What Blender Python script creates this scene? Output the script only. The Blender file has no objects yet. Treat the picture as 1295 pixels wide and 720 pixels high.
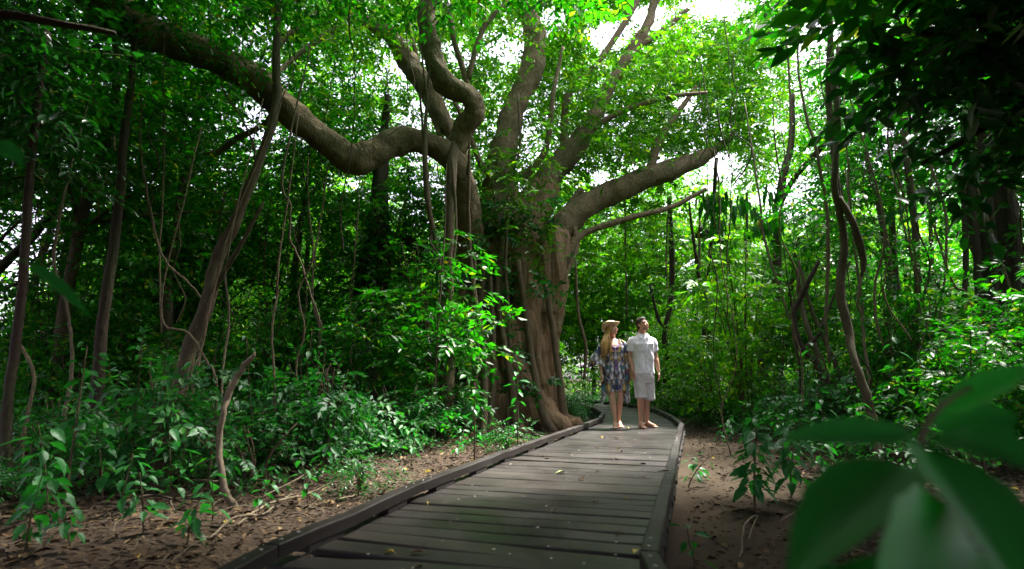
import bpy, bmesh, math, random
import numpy as np
from mathutils import Vector, Matrix, noise as mnoise

# ------------------------------------------------------------------ camera, sky, sun, exposure
SC = bpy.context.scene
COL = SC.collection
PITCH = math.atan(120 / 720); CP, SP = math.cos(PITCH), math.sin(PITCH)
CAMZ = 0.95
cam_d = bpy.data.cameras.new('camera'); cam = bpy.data.objects.new('camera', cam_d); COL.objects.link(cam)
cam.location = (0, 0, CAMZ); cam.rotation_euler = (math.pi / 2 + PITCH, 0, 0)
cam_d.sensor_width = 36; cam_d.lens = 720 / 1295 * 36
cam_d.clip_start = 0.02; cam_d.clip_end = 2000
cam_d.dof.use_dof = True; cam_d.dof.focus_distance = 9.2; cam_d.dof.aperture_fstop = 2.0
SC.camera = cam

SUN_EL, SUN_AZ = math.radians(62), math.radians(55)      # azimuth from +Y towards +X
w = bpy.data.worlds.new('World'); SC.world = w; w.use_nodes = True
nt = w.node_tree; nt.nodes.clear()
sky = nt.nodes.new('ShaderNodeTexSky'); sky.sky_type = 'NISHITA'; sky.sun_disc = False
sky.sun_elevation = SUN_EL; sky.sun_rotation = SUN_AZ; sky.dust_density = 4.0; sky.air_density = 1.0
hsv = nt.nodes.new('ShaderNodeHueSaturation'); hsv.inputs['Saturation'].default_value = 0.35   # overcast: a paler sky
tint = nt.nodes.new('ShaderNodeMix'); tint.data_type = 'RGBA'; tint.blend_type = 'MULTIPLY'; tint.inputs[0].default_value = 1.0
tint.inputs[7].default_value = (1.0, 0.9, 1.04, 1)
bg = nt.nodes.new('ShaderNodeBackground'); bg.inputs['Strength'].default_value = 0.15
wo = nt.nodes.new('ShaderNodeOutputWorld')
nt.links.new(sky.outputs[0], hsv.inputs['Color']); nt.links.new(hsv.outputs[0], tint.inputs[6])
nt.links.new(tint.outputs[2], bg.inputs['Color']); nt.links.new(bg.outputs[0], wo.inputs['Surface'])
sun_d = bpy.data.lights.new('sun', 'SUN'); sun_d.energy = 5.0; sun_d.angle = math.radians(5); sun_d.color = (1, .96, .88)
sun = bpy.data.objects.new('sun', sun_d); COL.objects.link(sun)
sd = Vector((math.sin(SUN_AZ) * math.cos(SUN_EL), math.cos(SUN_AZ) * math.cos(SUN_EL), math.sin(SUN_EL)))
sun.rotation_euler = sd.to_track_quat('Z', 'Y').to_euler()
SC.view_settings.view_transform = 'Standard'; SC.view_settings.look = 'None'
SC.view_settings.gamma = 1; SC.view_settings.use_curve_mapping = False
SC.view_settings.exposure = 2.45
SC.cycles.max_bounces = 8; SC.cycles.diffuse_bounces = 4; SC.cycles.glossy_bounces = 2
SC.cycles.transmission_bounces = 4; SC.cycles.use_denoising = True
SC.cycles.caustics_reflective = False; SC.cycles.caustics_refractive = False

# ------------------------------------------------------------------ helpers
def at(px, py, Y):
    """point at forward distance Y seen near pixel (px, py) of the 1295 x 720 photograph"""
    x = (px - 647.5) / 720; y = (360 - py) / 720
    d = (x, CP - SP * y, SP + CP * y); t = Y / d[1]
    return Vector((d[0] * t, Y, CAMZ + d[2] * t))
def proj(P):
    P = np.asarray(P, float); r = P - np.array([0, 0, CAMZ])
    dz = r[..., 1] * CP + r[..., 2] * SP; u = -r[..., 1] * SP + r[..., 2] * CP
    dz = np.where(np.abs(dz) < 1e-3, 1e-3, dz)
    return 647.5 + 720 * r[..., 0] / dz, 360 - 720 * u / dz, dz
def gp(px, py, z=0.0):
    x = (px - 647.5) / 720; y = (360 - py) / 720
    d = (x, CP - SP * y, SP + CP * y); t = (z - CAMZ) / d[2]
    return Vector((d[0] * t, d[1] * t, z))

def tag(o, label=None, cat=None, group=None, kind=None):
    if label: o['label'] = label
    if cat: o['category'] = cat
    if group: o['group'] = group
    if kind: o['kind'] = kind
    return o
def empty(name, loc, rz=0.0, **k):
    o = bpy.data.objects.new(name, None); COL.objects.link(o)
    o.location = loc; o.rotation_euler = (0, 0, rz); o.empty_display_size = .1
    return tag(o, **k)
def link(name, me, parent=None, loc=None, rot=None, scale=None):
    o = bpy.data.objects.new(name, me); COL.objects.link(o)
    if parent is not None: o.parent = parent
    if loc is not None: o.location = loc
    if rot is not None: o.rotation_euler = rot
    if scale is not None: o.scale = scale if hasattr(scale, '__len__') else (scale,) * 3
    return o
def copy_tree(o, parent=None):
    c = o.copy(); COL.objects.link(c); c.parent = parent
    for ch in list(o.children): copy_tree(ch, c)
    return c

def mesh_np(name, V, F, mats, smooth=True, midx=None):
    """V (n,3); F list of (m,k) int arrays or one array"""
    me = bpy.data.meshes.new(name)
    if not isinstance(F, (list, tuple)): F = [F]
    F = [np.asarray(f, np.int32) for f in F if len(f)]
    V = np.asarray(V, np.float32)
    me.vertices.add(len(V)); me.vertices.foreach_set('co', V.ravel())
    lv = np.concatenate([f.ravel() for f in F]); tot = np.concatenate([np.full(len(f), f.shape[1], np.int32) for f in F])
    st = np.concatenate([[0], np.cumsum(tot)[:-1]]).astype(np.int32)
    me.loops.add(len(lv)); me.loops.foreach_set('vertex_index', lv)
    me.polygons.add(len(tot)); me.polygons.foreach_set('loop_start', st); me.polygons.foreach_set('loop_total', tot)
    if midx is not None: me.polygons.foreach_set('material_index', np.asarray(midx, np.int32))
    me.polygons.foreach_set('use_smooth', np.full(len(tot), smooth))
    for m in (mats if isinstance(mats, (list, tuple)) else [mats]): me.materials.append(m)
    me.update(calc_edges=True)
    return me

def crom(pts, n=5):
    P = np.asarray(pts, float)
    if len(P) < 3: 
        t = np.linspace(0, 1, n + 1)[:, None]; return P[0] * (1 - t) + P[-1] * t
    Q = np.vstack([2 * P[0] - P[1], P, 2 * P[-1] - P[-2]]); out = []
    for i in range(1, len(Q) - 2):
        p0, p1, p2, p3 = Q[i - 1:i + 3]
        for t in np.arange(n) / n:
            out.append(.5 * (2 * p1 + (p2 - p0) * t + (2 * p0 - 5 * p1 + 4 * p2 - p3) * t * t + (3 * p1 - p0 - 3 * p2 + p3) * t ** 3))
    out.append(P[-1]); return np.array(out)

class MB:
    def __init__(s): s.V = []; s.F4 = []; s.F3 = []; s.n = 0
    def add(s, V, F4=(), F3=()):
        V = np.asarray(V, float).reshape(-1, 3)
        for f in F4: s.F4.append([i + s.n for i in f])
        for f in F3: s.F3.append([i + s.n for i in f])
        s.V.append(V); s.n += len(V); return s
    def tube(s, pts, seg=8, n=5, wob=0.0, rough=0.0, cap=True, rng=None, flat=None, smooth=True):
        """pts: rows of x,y,z,radius"""
        P = np.array([list(p) for p in pts], float)
        if smooth: P = crom(P, n)
        C = P[:, :3].copy(); R = np.maximum(P[:, 3], .0005)
        rng = rng or np.random.default_rng(len(C) * 7 + seg)
        if wob: 
            C += np.cumsum(rng.normal(0, wob, C.shape), 0) * .5 + rng.normal(0, wob * .4, C.shape)
        T = np.gradient(C, axis=0); T /= np.linalg.norm(T, axis=1)[:, None] + 1e-9
        a = np.cross(T[0], [0.1, 1, .2]); a /= np.linalg.norm(a)
        ang = np.arange(seg) / seg * 2 * math.pi; rows = []
        ph = rng.uniform(0, 6.3, 4)
        for i in range(len(C)):
            a = a - T[i] * (a @ T[i]); a /= np.linalg.norm(a) + 1e-9; b = np.cross(T[i], a)
            rr = R[i] * np.ones(seg)
            if rough:
                rr = rr * (1 + rough * (np.sin(2 * ang + ph[0] + i * .13) * .5 + np.sin(3 * ang + ph[1] - i * .21) * .5 + np.sin(5 * ang + ph[2] + i * .3) * .3 + rng.normal(0, .25, seg)))
            ca, sa = np.cos(ang), np.sin(ang)
            if flat: sa = sa * flat
            rows.append(C[i] + np.outer(rr * ca, a) + np.outer(rr * sa, b))
        m = len(C); V = np.vstack(rows); F4 = []
        for i in range(m - 1):
            for j in range(seg):
                k = (j + 1) % seg; F4.append((i * seg + j, i * seg + k, (i + 1) * seg + k, (i + 1) * seg + j))
        F3 = []
        if cap:
            V = np.vstack([V, C[0] - T[0] * R[0] * .3, C[-1] + T[-1] * R[-1] * .5]); A, B = m * seg, m * seg + 1
            for j in range(seg):
                k = (j + 1) % seg; F3.append((A, k, j)); F3.append((B, (m - 1) * seg + j, (m - 1) * seg + k))
        return s.add(V, F4, F3)
    def ball(s, c, r, seg=10, rings=7, M=None):
        c = np.array(c, float); r = np.array(r if hasattr(r, '__len__') else (r, r, r), float); V = []
        for i in range(1, rings):
            t = math.pi * i / rings
            for j in range(seg):
                p = 2 * math.pi * j / seg; V.append((math.sin(t) * math.cos(p), math.sin(t) * math.sin(p), math.cos(t)))
        V += [(0, 0, 1), (0, 0, -1)]; V = np.array(V) * r
        if M is not None: V = V @ np.array(M.to_3x3()).T
        V = V + c; F4 = []; F3 = []; m = rings - 1
        for i in range(m - 1):
            for j in range(seg):
                k = (j + 1) % seg; F4.append((i * seg + j, (i + 1) * seg + j, (i + 1) * seg + k, i * seg + k))
        for j in range(seg):
            k = (j + 1) % seg; F3.append((m * seg, j, k)); F3.append((m * seg + 1, (m - 1) * seg + k, (m - 1) * seg + j))
        return s.add(V, F4, F3)
    def loft(s, rings, cap=True):
        m = len(rings); seg = len(rings[0]); V = np.vstack(rings); F4 = []; F3 = []
        for i in range(m - 1):
            for j in range(seg):
                k = (j + 1) % seg; F4.append((i * seg + j, i * seg + k, (i + 1) * seg + k, (i + 1) * seg + j))
        if cap:
            V = np.vstack([V, np.mean(rings[0], 0), np.mean(rings[-1], 0)]); A, B = m * seg, m * seg + 1
            for j in range(seg):
                k = (j + 1) % seg; F3.append((A, k, j)); F3.append((B, (m - 1) * seg + j, (m - 1) * seg + k))
        return s.add(V, F4, F3)
    def box(s, c, size, M=None, cham=0.0):
        x, y, z = [v / 2 for v in size]; c = np.array(c, float)
        if cham <= 0:
            V = np.array([(i * x, j * y, k * z) for k in (-1, 1) for j in (-1, 1) for i in (-1, 1)], float)
            F = [(0, 2, 3, 1), (4, 5, 7, 6), (0, 1, 5, 4), (2, 6, 7, 3), (0, 4, 6, 2), (1, 3, 7, 5)]
            if M is not None: V = V @ np.array(M.to_3x3()).T
            return s.add(V + c, F)
        q = cham   # top edges chamfered
        prof = [(-y, -z), (-y, z - q), (-y + q, z), (y - q, z), (y, z - q), (y, -z)]
        V = np.array([(sx * x, p[0], p[1]) for sx in (-1, 1) for p in prof])
        if M is not None: V = V @ np.array(M.to_3x3()).T
        s.add(V + c, [(i, (i + 1) % 6, 6 + (i + 1) % 6, 6 + i) for i in range(6)])
        o = s.n - 12; s.F4.append([o + 0, o + 5, o + 4, o + 1]); s.F4.append([o + 1, o + 4, o + 3, o + 2])
        s.F4.append([o + 6, o + 7, o + 10, o + 11]); s.F4.append([o + 7, o + 8, o + 9, o + 10]); return s
    def mesh(s, name, mat, org=(0, 0, 0), smooth=True):
        V = np.vstack(s.V) - np.array(org, float)
        F = []
        if s.F4: F.append(np.array(s.F4))
        if s.F3: F.append(np.array(s.F3))
        return mesh_np(name, V, F, mat, smooth)
    def build(s, name, mat, parent=None, org=(0, 0, 0), smooth=True, **k):
        o = link(name, s.mesh(name, mat, org, smooth), parent); return tag(o, **k)

def remeshed(mb, name, mat, voxel, org=(0, 0, 0), smooth_it=3, fac=.5):
    """weld overlapping pieces into one continuous skin"""
    me = mb.mesh(name + '_raw', mat, org); o = bpy.data.objects.new(name + '_raw', me); COL.objects.link(o)
    m = o.modifiers.new('r', 'REMESH'); m.mode = 'VOXEL'; m.voxel_size = voxel; m.use_smooth_shade = True
    if smooth_it:
        q = o.modifiers.new('s', 'SMOOTH'); q.iterations = smooth_it; q.factor = fac
    dg = bpy.context.evaluated_depsgraph_get(); dg.update()
    out = bpy.data.meshes.new_from_object(o.evaluated_get(dg)); out.name = name
    bpy.data.objects.remove(o); bpy.data.meshes.remove(me)
    if not out.materials: out.materials.append(mat)
    return out
def verts_of(me):
    a = np.empty(len(me.vertices) * 3, np.float32); me.vertices.foreach_get('co', a); return a.reshape(-1, 3)
def set_verts(me, V): me.vertices.foreach_set('co', V.astype(np.float32).ravel()); me.update()

# ------------------------------------------------------------------ materials
def mat(name):
    m = bpy.data.materials.new(name); m.use_nodes = True; t = m.node_tree
    return m, t, t.nodes['Principled BSDF'], t.nodes['Material Output']
def N(t, typ, **k):
    n = t.nodes.new(typ)
    for a, b in k.items():
        if a.startswith('_'): setattr(n, a[1:], b)
        else: n.inputs[a.replace('__', ' ')].default_value = b
    return n
def ramp(t, src, stops, interp='LINEAR'):
    r = t.nodes.new('ShaderNodeValToRGB'); r.color_ramp.interpolation = interp; e = r.color_ramp.elements
    while len(e) < len(stops): e.new(.5)
    for i, (p, c) in enumerate(stops): e[i].position = p; e[i].color = (*c, 1)
    t.links.new(src, r.inputs[0]); return r.outputs[0]
def coords(t, scale=(1, 1, 1), kind='Object'):
    c = t.nodes.new('ShaderNodeTexCoord'); m = t.nodes.new('ShaderNodeMapping'); m.inputs['Scale'].default_value = scale
    t.links.new(c.outputs[kind], m.inputs[0]); return m.outputs[0]
def wcoords(t, scale=(1, 1, 1)):
    c = t.nodes.new('ShaderNodeNewGeometry'); m = t.nodes.new('ShaderNodeMapping'); m.inputs['Scale'].default_value = scale
    t.links.new(c.outputs['Position'], m.inputs[0]); return m.outputs[0]
def noise(t, vec, scale, detail=4, rough=.55, dist=0):
    n = N(t, 'ShaderNodeTexNoise', Scale=scale, Detail=detail, Roughness=rough, Distortion=dist)
    t.links.new(vec, n.inputs['Vector']); return n.outputs['Fac']
def mixc(t, fac, a, b, mode='MIX'):
    m = t.nodes.new('ShaderNodeMix'); m.data_type = 'RGBA'; m.blend_type = mode
    for s, v in ((0, fac), (6, a), (7, b)):
        if hasattr(v, 'links') or hasattr(v, 'is_linked'): t.links.new(v, m.inputs[s])
        else: m.inputs[s].default_value = v if s == 0 else (*v, 1)
    return m.outputs[2]
def bump(t, p, h, strength=.4, dist=.01):
    b = N(t, 'ShaderNodeBump', Strength=strength, Distance=dist); t.links.new(h, b.inputs['Height']); t.links.new(b.outputs[0], p.inputs['Normal'])

def leaf_mat(name, stops, trans, rough=.42, tfac=.38, veins=False, spec=.32):
    m, t, p, o = mat(name)
    g = t.nodes.new('ShaderNodeNewGeometry')
    c = ramp(t, g.outputs['Random Per Island'], stops)
    big = noise(t, wcoords(t, (1, 1, 1)), .9, 2)
    c = mixc(t, .35, c, ramp(t, big, [(.35, (.55, .6, .5)), (.65, (1.35, 1.3, 1.2))]), 'MULTIPLY')
    if veins:
        c = mixc(t, .3, c, ramp(t, noise(t, coords(t, (8, 60, 8)), 1.0, 3), [(.4, (.6, .7, .6)), (.6, (1.2, 1.2, 1.1))]), 'MULTIPLY')
    t.links.new(c, p.inputs['Base Color']); p.inputs['Roughness'].default_value = rough; p.inputs['Specular IOR Level'].default_value = spec
    tr = t.nodes.new('ShaderNodeBsdfTranslucent')
    t.links.new(mixc(t, 1.0, c, trans, 'MULTIPLY'), tr.inputs['Color'])
    mx = N(t, 'ShaderNodeMixShader', Fac=tfac); t.links.new(p.outputs[0], mx.inputs[1]); t.links.new(tr.outputs[0], mx.inputs[2])
    t.links.new(mx.outputs[0], o.inputs['Surface']); return m
GREEN = [(0, (.005, .052, .003)), (.35, (.009, .086, .004)), (.7, (.016, .122, .005)), (.9, (.035, .165, .006)), (.97, (.12, .19, .012)), (1, (.16, .10, .03))]
M_LEAF = leaf_mat('leaf_green', GREEN, (2.2, 3.4, .7))
M_LEAF_B = leaf_mat('leaf_bright', [(0, (.018, .095, .007)), (.5, (.042, .16, .009)), (.9, (.085, .21, .011)), (1, (.19, .25, .02))], (2.6, 3.1, .5), tfac=.42)  # part of the background's light is put into this brighter leaf colour
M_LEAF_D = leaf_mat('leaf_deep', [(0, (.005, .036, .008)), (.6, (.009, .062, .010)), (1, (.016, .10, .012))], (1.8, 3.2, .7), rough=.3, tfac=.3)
M_HERB = leaf_mat('leaf_herb', [(0, (.007, .062, .014)), (.6, (.013, .10, .019)), (1, (.035, .16, .016))], (1.8, 3.0, .9), spec=.35, rough=.5, tfac=.3, veins=True)
M_FORE = leaf_mat('leaf_near', [(0, (.016, .13, .024)), (1, (.02, .15, .024))], (1.7, 3.8, 1.0), rough=.45, tfac=.5, veins=True)

def bark_mat(name, lo, hi, moss=.25, zs=.35, scale=9, bs=.5, bd=.03, mossc=(.05, .075, .02)):
    m, t, p, o = mat(name)
    v = wcoords(t, (1, 1, zs)); n = noise(t, v, scale, 6, .62, .8); n2 = noise(t, wcoords(t), 1.3, 3); n3 = noise(t, wcoords(t), 45, 3)
    c = mixc(t, n, lo, hi); c = mixc(t, ramp(t, n2, [(.5, (0, 0, 0)), (.75, (moss * 1.6,) * 3)]), c, mossc)
    c = mixc(t, .45, c, ramp(t, n3, [(.35, (.55, .55, .55)), (.65, (1.35, 1.35, 1.35))]), 'MULTIPLY')
    n4 = noise(t, wcoords(t, (1, 1, 1)), 5.5, 5, .7, 1.0); c = mixc(t, ramp(t, n4, [(.60, (0, 0, 0)), (.68, (.55,) * 3)]), c, tuple(min(.4, v * 1.5) for v in hi)); c = mixc(t, ramp(t, n4, [(.28, (.7,) * 3), (.38, (0, 0, 0))]), c, lo)
    t.links.new(c, p.inputs['Base Color']); p.inputs['Roughness'].default_value = .85; p.inputs['Specular IOR Level'].default_value = .25
    a = t.nodes.new('ShaderNodeMath'); a.operation = 'ADD'; t.links.new(n, a.inputs[0])
    b = t.nodes.new('ShaderNodeMath'); b.operation = 'MULTIPLY'; b.inputs[1].default_value = .25; t.links.new(n3, b.inputs[0]); t.links.new(b.outputs[0], a.inputs[1])
    bump(t, p, a.outputs[0], bs, bd); return m
M_FIG = bark_mat('fig_bark', (.085, .045, .024), (.46, .31, .18), .35, .16, 9, 1.0, .07)
M_LIMB = bark_mat('limb_bark', (.060, .044, .024), (.32, .24, .135), .35, .8, 9, 1.0, .07, (.04, .06, .02))
M_BARK = bark_mat('grey_bark', (.025, .019, .011), (.12, .094, .055), .3, .3, 12, .6, .02)
M_DARK = bark_mat('dark_bark', (.018, .012, .008), (.06, .042, .028), .3, .25, 8, .8, .04)
M_PALE = bark_mat('pale_bark', (.06, .045, .028), (.19, .155, .10), .15, .3, 16, .5, .01)
M_VINE = bark_mat('vine_bark', (.045, .032, .018), (.19, .145, .088), .1, .3, 20, .5, .01)
M_TWIG = bark_mat('twig_bark', (.035, .024, .015), (.10, .07, .04), .1, .5, 30, .3, .004)

# ------------------------------------------------------------------ foliage
# Where the photograph shows open sky between crowns, real gaps are left in the foliage
GAPS = [(770, 44, 32, 18), (822, 22, 26, 18), (905, 208, 34, 15), (870, 222, 16, 9), (640, 62, 22, 16), (48, 292, 44, 44), (20, 330, 20, 22), (110, 262, 18, 14),
        (330, 170, 26, 16), (385, 320, 20, 24), (510, 85, 16, 14), (905, 10, 46, 14), (868, 130, 16, 12), (945, 318, 24, 14), (760, 225, 14, 10), (835, 205, 16, 10),
        (1155, 285, 34, 16), (1100, 265, 20, 9), (985, 160, 16, 7), (1040, 40, 30, 16), (570, 60, 12, 10), (60, 0, 20, 14), (700, 20, 20, 12), (440, 235, 14, 10), (1240, 170, 16, 10), (480, 250, 10, 16)]
def gap_ok(P, rng, soft=.35, grow=1.0):
    u, v, d = proj(P); ok = np.ones(len(u), bool)
    for x, y, rx, ry in GAPS:
        q = ((u - x) / (rx * grow)) ** 2 + ((v - y) / (ry * grow)) ** 2
        ok &= ~((q < 1 + rng.normal(0, soft, len(u))) & (rng.random(len(u)) < .85) & (d > 0))
    return ok
def corridor(P):
    """true where a leaf would stand in the clear way over the boardwalk or across the two people"""
    u, v, d = proj(P); P = np.asarray(P)
    q = P - np.array([2.0, 9.35, 1.2]); s_ = np.array(sd[:]); al = q @ s_; beam = (al > 1.2) & (np.linalg.norm(q - al[:, None] * s_, axis=1) < .95)   # the break in the canopy that lets the sun down to the couple
    a = (d > .2) & (d < 9.8) & (u > 735) & (u < 860) & (v > 375) & (v < 570)
    b = (d > .2) & (d < 9) & (P[:, 2] < 2.6) & (np.abs(P[:, 0] - (-.6 + .30 * P[:, 1])) < 1.15)
    
    return a | b | beam
def leaves(C, T, Nn, L, Wd, fold=.18, droop=.22, tri=4):
    """leaf meshes from centres, tip directions, normals, lengths, widths"""
    n = len(C); T = T / (np.linalg.norm(T, axis=1)[:, None] + 1e-9)
    S = np.cross(Nn, T); S /= np.linalg.norm(S, axis=1)[:, None] + 1e-9; U = np.cross(T, S)
    L = L[:, None]; Wd = Wd[:, None]
    if tri == 2:
        V = np.stack([C, C + T * L * .42 + S * Wd * .5 , C + T * L - U * L * droop, C + T * L * .42 - S * Wd * .5], 1)
        b = (np.arange(n) * 4)[:, None]; F = np.concatenate([b + [0, 1, 2], b + [0, 2, 3]], 1).reshape(-1, 3)
    else:
        V = np.stack([C, C + T * L * .28 + S * Wd * .42 + U * Wd * fold, C + T * L * .66 + S * Wd * .40 + U * (Wd * fold - L * droop * .5), C + T * L - U * L * droop,
                      C + T * L * .66 - S * Wd * .40 + U * (Wd * fold - L * droop * .5), C + T * L * .28 - S * Wd * .42 + U * Wd * fold, C + T * L * .48 - U * L * droop * .22], 1)
        b = (np.arange(n) * 7)[:, None]
        F = np.concatenate([b + f for f in ([0, 6, 1], [1, 6, 2], [2, 6, 3], [0, 5, 6], [5, 4, 6], [4, 3, 6])], 1).reshape(-1, 3)
    return V.reshape(-1, 3), F
def sprays(rng, A, D, m=9, tl=.42, L=.10, wr=.45, up=.5, hang=.15, lv=.25):
    """leafy twigs starting at A (n,3) along D (n,3): m leaves each"""
    n = len(A); D = D / (np.linalg.norm(D, axis=1)[:, None] + 1e-9)
    Nn = np.array([0, 0, 1.]) + rng.normal(0, up, (n, 3)); Sd = np.cross(Nn, D); Sd /= np.linalg.norm(Sd, axis=1)[:, None] + 1e-9
    s = (np.arange(m) + .7) / m; ln = tl * rng.uniform(.6, 1.25, n)
    P = A[:, None] + D[:, None] * (ln[:, None] * s)[..., None]; P[..., 2] -= (s ** 2 * .25)[None] * ln[:, None]
    side = np.where(np.arange(m) % 2, 1., -1.); side[-1] = 0
    T = D[:, None] * .75 + Sd[:, None] * side[None, :, None] + rng.normal(0, .22, (n, m, 3)); T[..., 2] -= hang
    NN = np.repeat(Nn[:, None], m, 1) + rng.normal(0, .35, (n, m, 3))
    P = P.reshape(-1, 3); T = T.reshape(-1, 3); NN = NN.reshape(-1, 3)
    LL = L * rng.uniform(1 - lv, 1 + lv, len(P)); end = A + D * ln[:, None]; end[:, 2] -= .25 * ln
    return P, T, NN, LL, LL * wr * rng.uniform(.85, 1.15, len(P)), (A, end)
def twigs_mesh(A, B, r=.004):
    D = B - A; X = np.cross(D, [0.3, .2, 1]); X /= np.linalg.norm(X, axis=1)[:, None] + 1e-9; Y = np.cross(D, X); Y /= np.linalg.norm(Y, axis=1)[:, None] + 1e-9
    V = np.stack([A + X * r, A - X * r * .5 + Y * r * .87, A - X * r * .5 - Y * r * .87, B], 1); b = (np.arange(len(A)) * 4)[:, None]
    return V.reshape(-1, 3), np.concatenate([b + f for f in ([0, 1, 3], [1, 2, 3], [2, 0, 3])], 1).reshape(-1, 3)
def foliage(name, rng, A, D, mat_l, org=(0, 0, 0), filt=True, tri=6, tw=True, **k):
    P, T, NN, LL, WW, (a, b) = sprays(rng, A, D, **k)
    if filt:
        ok = gap_ok(P, rng, .3) & ~corridor(P); P, T, NN, LL, WW = P[ok], T[ok], NN[ok], LL[ok], WW[ok]
        ok = gap_ok(a, rng, .2) & ~corridor(a); a, b = a[ok], b[ok]
    V, F = leaves(P, T, NN, LL, WW, tri=2 if tri == 2 else 6)
    mi = np.zeros(len(F), np.int32)
    if tw and len(a):
        V2, F2 = twigs_mesh(a, b); F = np.vstack([F, F2 + len(V)]); V = np.vstack([V, V2]); mi = np.concatenate([mi, np.ones(len(F2), np.int32)])
    V = V - np.array(org)
    return mesh_np(name, V, F, [mat_l, M_TWIG], True, mi)
def boughs(rng, C, per, spread, flat=.55):
    """clumps: sprays scattered about each centre, twigs pointing outwards"""
    n = len(C); o = rng.normal(0, 1, (n, per, 3)); o /= np.linalg.norm(o, axis=2)[..., None]; r = rng.random((n, per, 1)) ** .5
    o = o * r * (spread[:, None, None] if hasattr(spread, '__len__') else spread); o[..., 2] *= flat
    A = (C[:, None] + o).reshape(-1, 3); D = o.reshape(-1, 3) / (np.linalg.norm(o.reshape(-1, 3), axis=1)[:, None] + 1e-6) + rng.normal(0, .5, (n * per, 3)); D[:, 2] = D[:, 2] * .5 - .05
    return A, D
def vol_px(rng, n, ux, vy, Yr):
    """random points through a wedge of the wood in front of the viewer"""
    u = rng.uniform(*ux, n); v = rng.uniform(*vy, n); Y = rng.uniform(*Yr, n)
    x = (u - 647.5) / 720; y = (360 - v) / 720; t = Y / (CP - SP * y)
    return np.stack([x * t, Y, CAMZ + (SP + CP * y) * t], 1)

# ------------------------------------------------------------------ ground
KL = np.array([(-1.32, .4), (-1.12, 1.5), (-1.0, 2.51), (-.88, 2.94), (-.65, 3.84), (-.31, 4.92), (.29, 6.7), (.84, 8.2), (1.58, 10.56), (1.93, 12.44), (2.01, 15.1), (1.59, 17.3), (.5, 19.6), (-1.2, 21.4)])
KR = np.array([(.40, .4), (.47, 1.5), (.54, 2.4), (.76, 3.11), (1.14, 4.29), (1.62, 5.85), (2.15, 7.5), (2.66, 9.18), (3.03, 11.04), (3.36, 13.4), (3.42, 15.6), (3.05, 18.0), (1.9, 20.6), (-.1, 22.9)])
DECK = .18
def road_x(y):
    yy = np.clip(y, KL[0, 1], 21.0)
    return np.interp(yy, KL[:, 1], KL[:, 0]), np.interp(yy, KR[:, 1], KR[:, 0])
def gz(x, y):
    x = np.asarray(x, float); y = np.asarray(y, float)
    z = .05 * np.sin(x * 1.1 + .4 * y) * np.cos(y * .9 - x * .3) + .03 * np.sin(x * 2.9 + 1) * np.sin(y * 2.3) + .012 * np.sin(x * 9 + y * 3) * np.sin(y * 8 - x * 4)
    l, r = road_x(y); d = np.maximum(np.maximum(l - x, x - r), 0)
    k = np.clip(d / 1.5, 0, 1); f = np.clip((np.abs(x) + np.abs(y)) / 40 - .8, 0, 6)
    return z * (.25 + .75 * k) + .15 * f * np.sin(x * .11) * np.cos(y * .13)
def axis(lo, hi, fine, far):
    core = np.arange(lo, hi + 1e-6, fine); out = [core[-1]]; s = fine
    while out[-1] < far: s *= 1.35; out.append(out[-1] + s)
    neg = [core[0]]; s = fine
    while neg[-1] > -far: s *= 1.35; neg.append(neg[-1] - s)
    return np.array(neg[::-1][:-1] + list(core) + out[1:])
xs = axis(-10, 9, .09, 500); ys = axis(1, 18, .09, 500); X, Y = np.meshgrid(xs, ys)
rngG = np.random.default_rng(3); Z = gz(X, Y) + np.where((np.abs(X) < 12) & (Y < 20) & (Y > 0), rngG.normal(0, .006, X.shape), 0)
nx = len(xs); idx = np.arange(X.size).reshape(X.shape)
F = np.stack([idx[:-1, :-1], idx[:-1, 1:], idx[1:, 1:], idx[1:, :-1]], -1).reshape(-1, 4)
m, t, p, o = mat('forest_floor')
v = wcoords(t); n1 = noise(t, v, 1.1, 4); n2 = noise(t, v, 22, 6, .7); n3 = noise(t, v, 90, 3)
vor = N(t, 'ShaderNodeTexVoronoi', Scale=26.0); t.links.new(v, vor.inputs['Vector'])
litter = ramp(t, vor.outputs['Color'], [(.1, (.012, .0075, .004)), (.45, (.030, .019, .0095)), (.75, (.056, .037, .020)), (1, (.026, .0165, .009))])
soil = mixc(t, n2, (.019, .012, .007), (.060, .040, .026))
c = mixc(t, ramp(t, n1, [(.38, (0, 0, 0)), (.6, (.85,) * 3)]), soil, litter)
c = mixc(t, .3, c, ramp(t, n3, [(.4, (.6,) * 3), (.6, (1.4,) * 3)]), 'MULTIPLY')
t.links.new(c, p.inputs['Base Color']); p.inputs['Roughness'].default_value = .9; p.inputs['Specular IOR Level'].default_value = .2
a = t.nodes.new('ShaderNodeMath'); a.operation = 'ADD'; t.links.new(n2, a.inputs[0]); t.links.new(vor.outputs['Distance'], a.inputs[1]); bump(t, p, a.outputs[0], .8, .03)
M_SOIL = m
tag(link('ground', mesh_np('ground', np.stack([X, Y, Z], -1).reshape(-1, 3), F, M_SOIL)), kind='structure')

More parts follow.
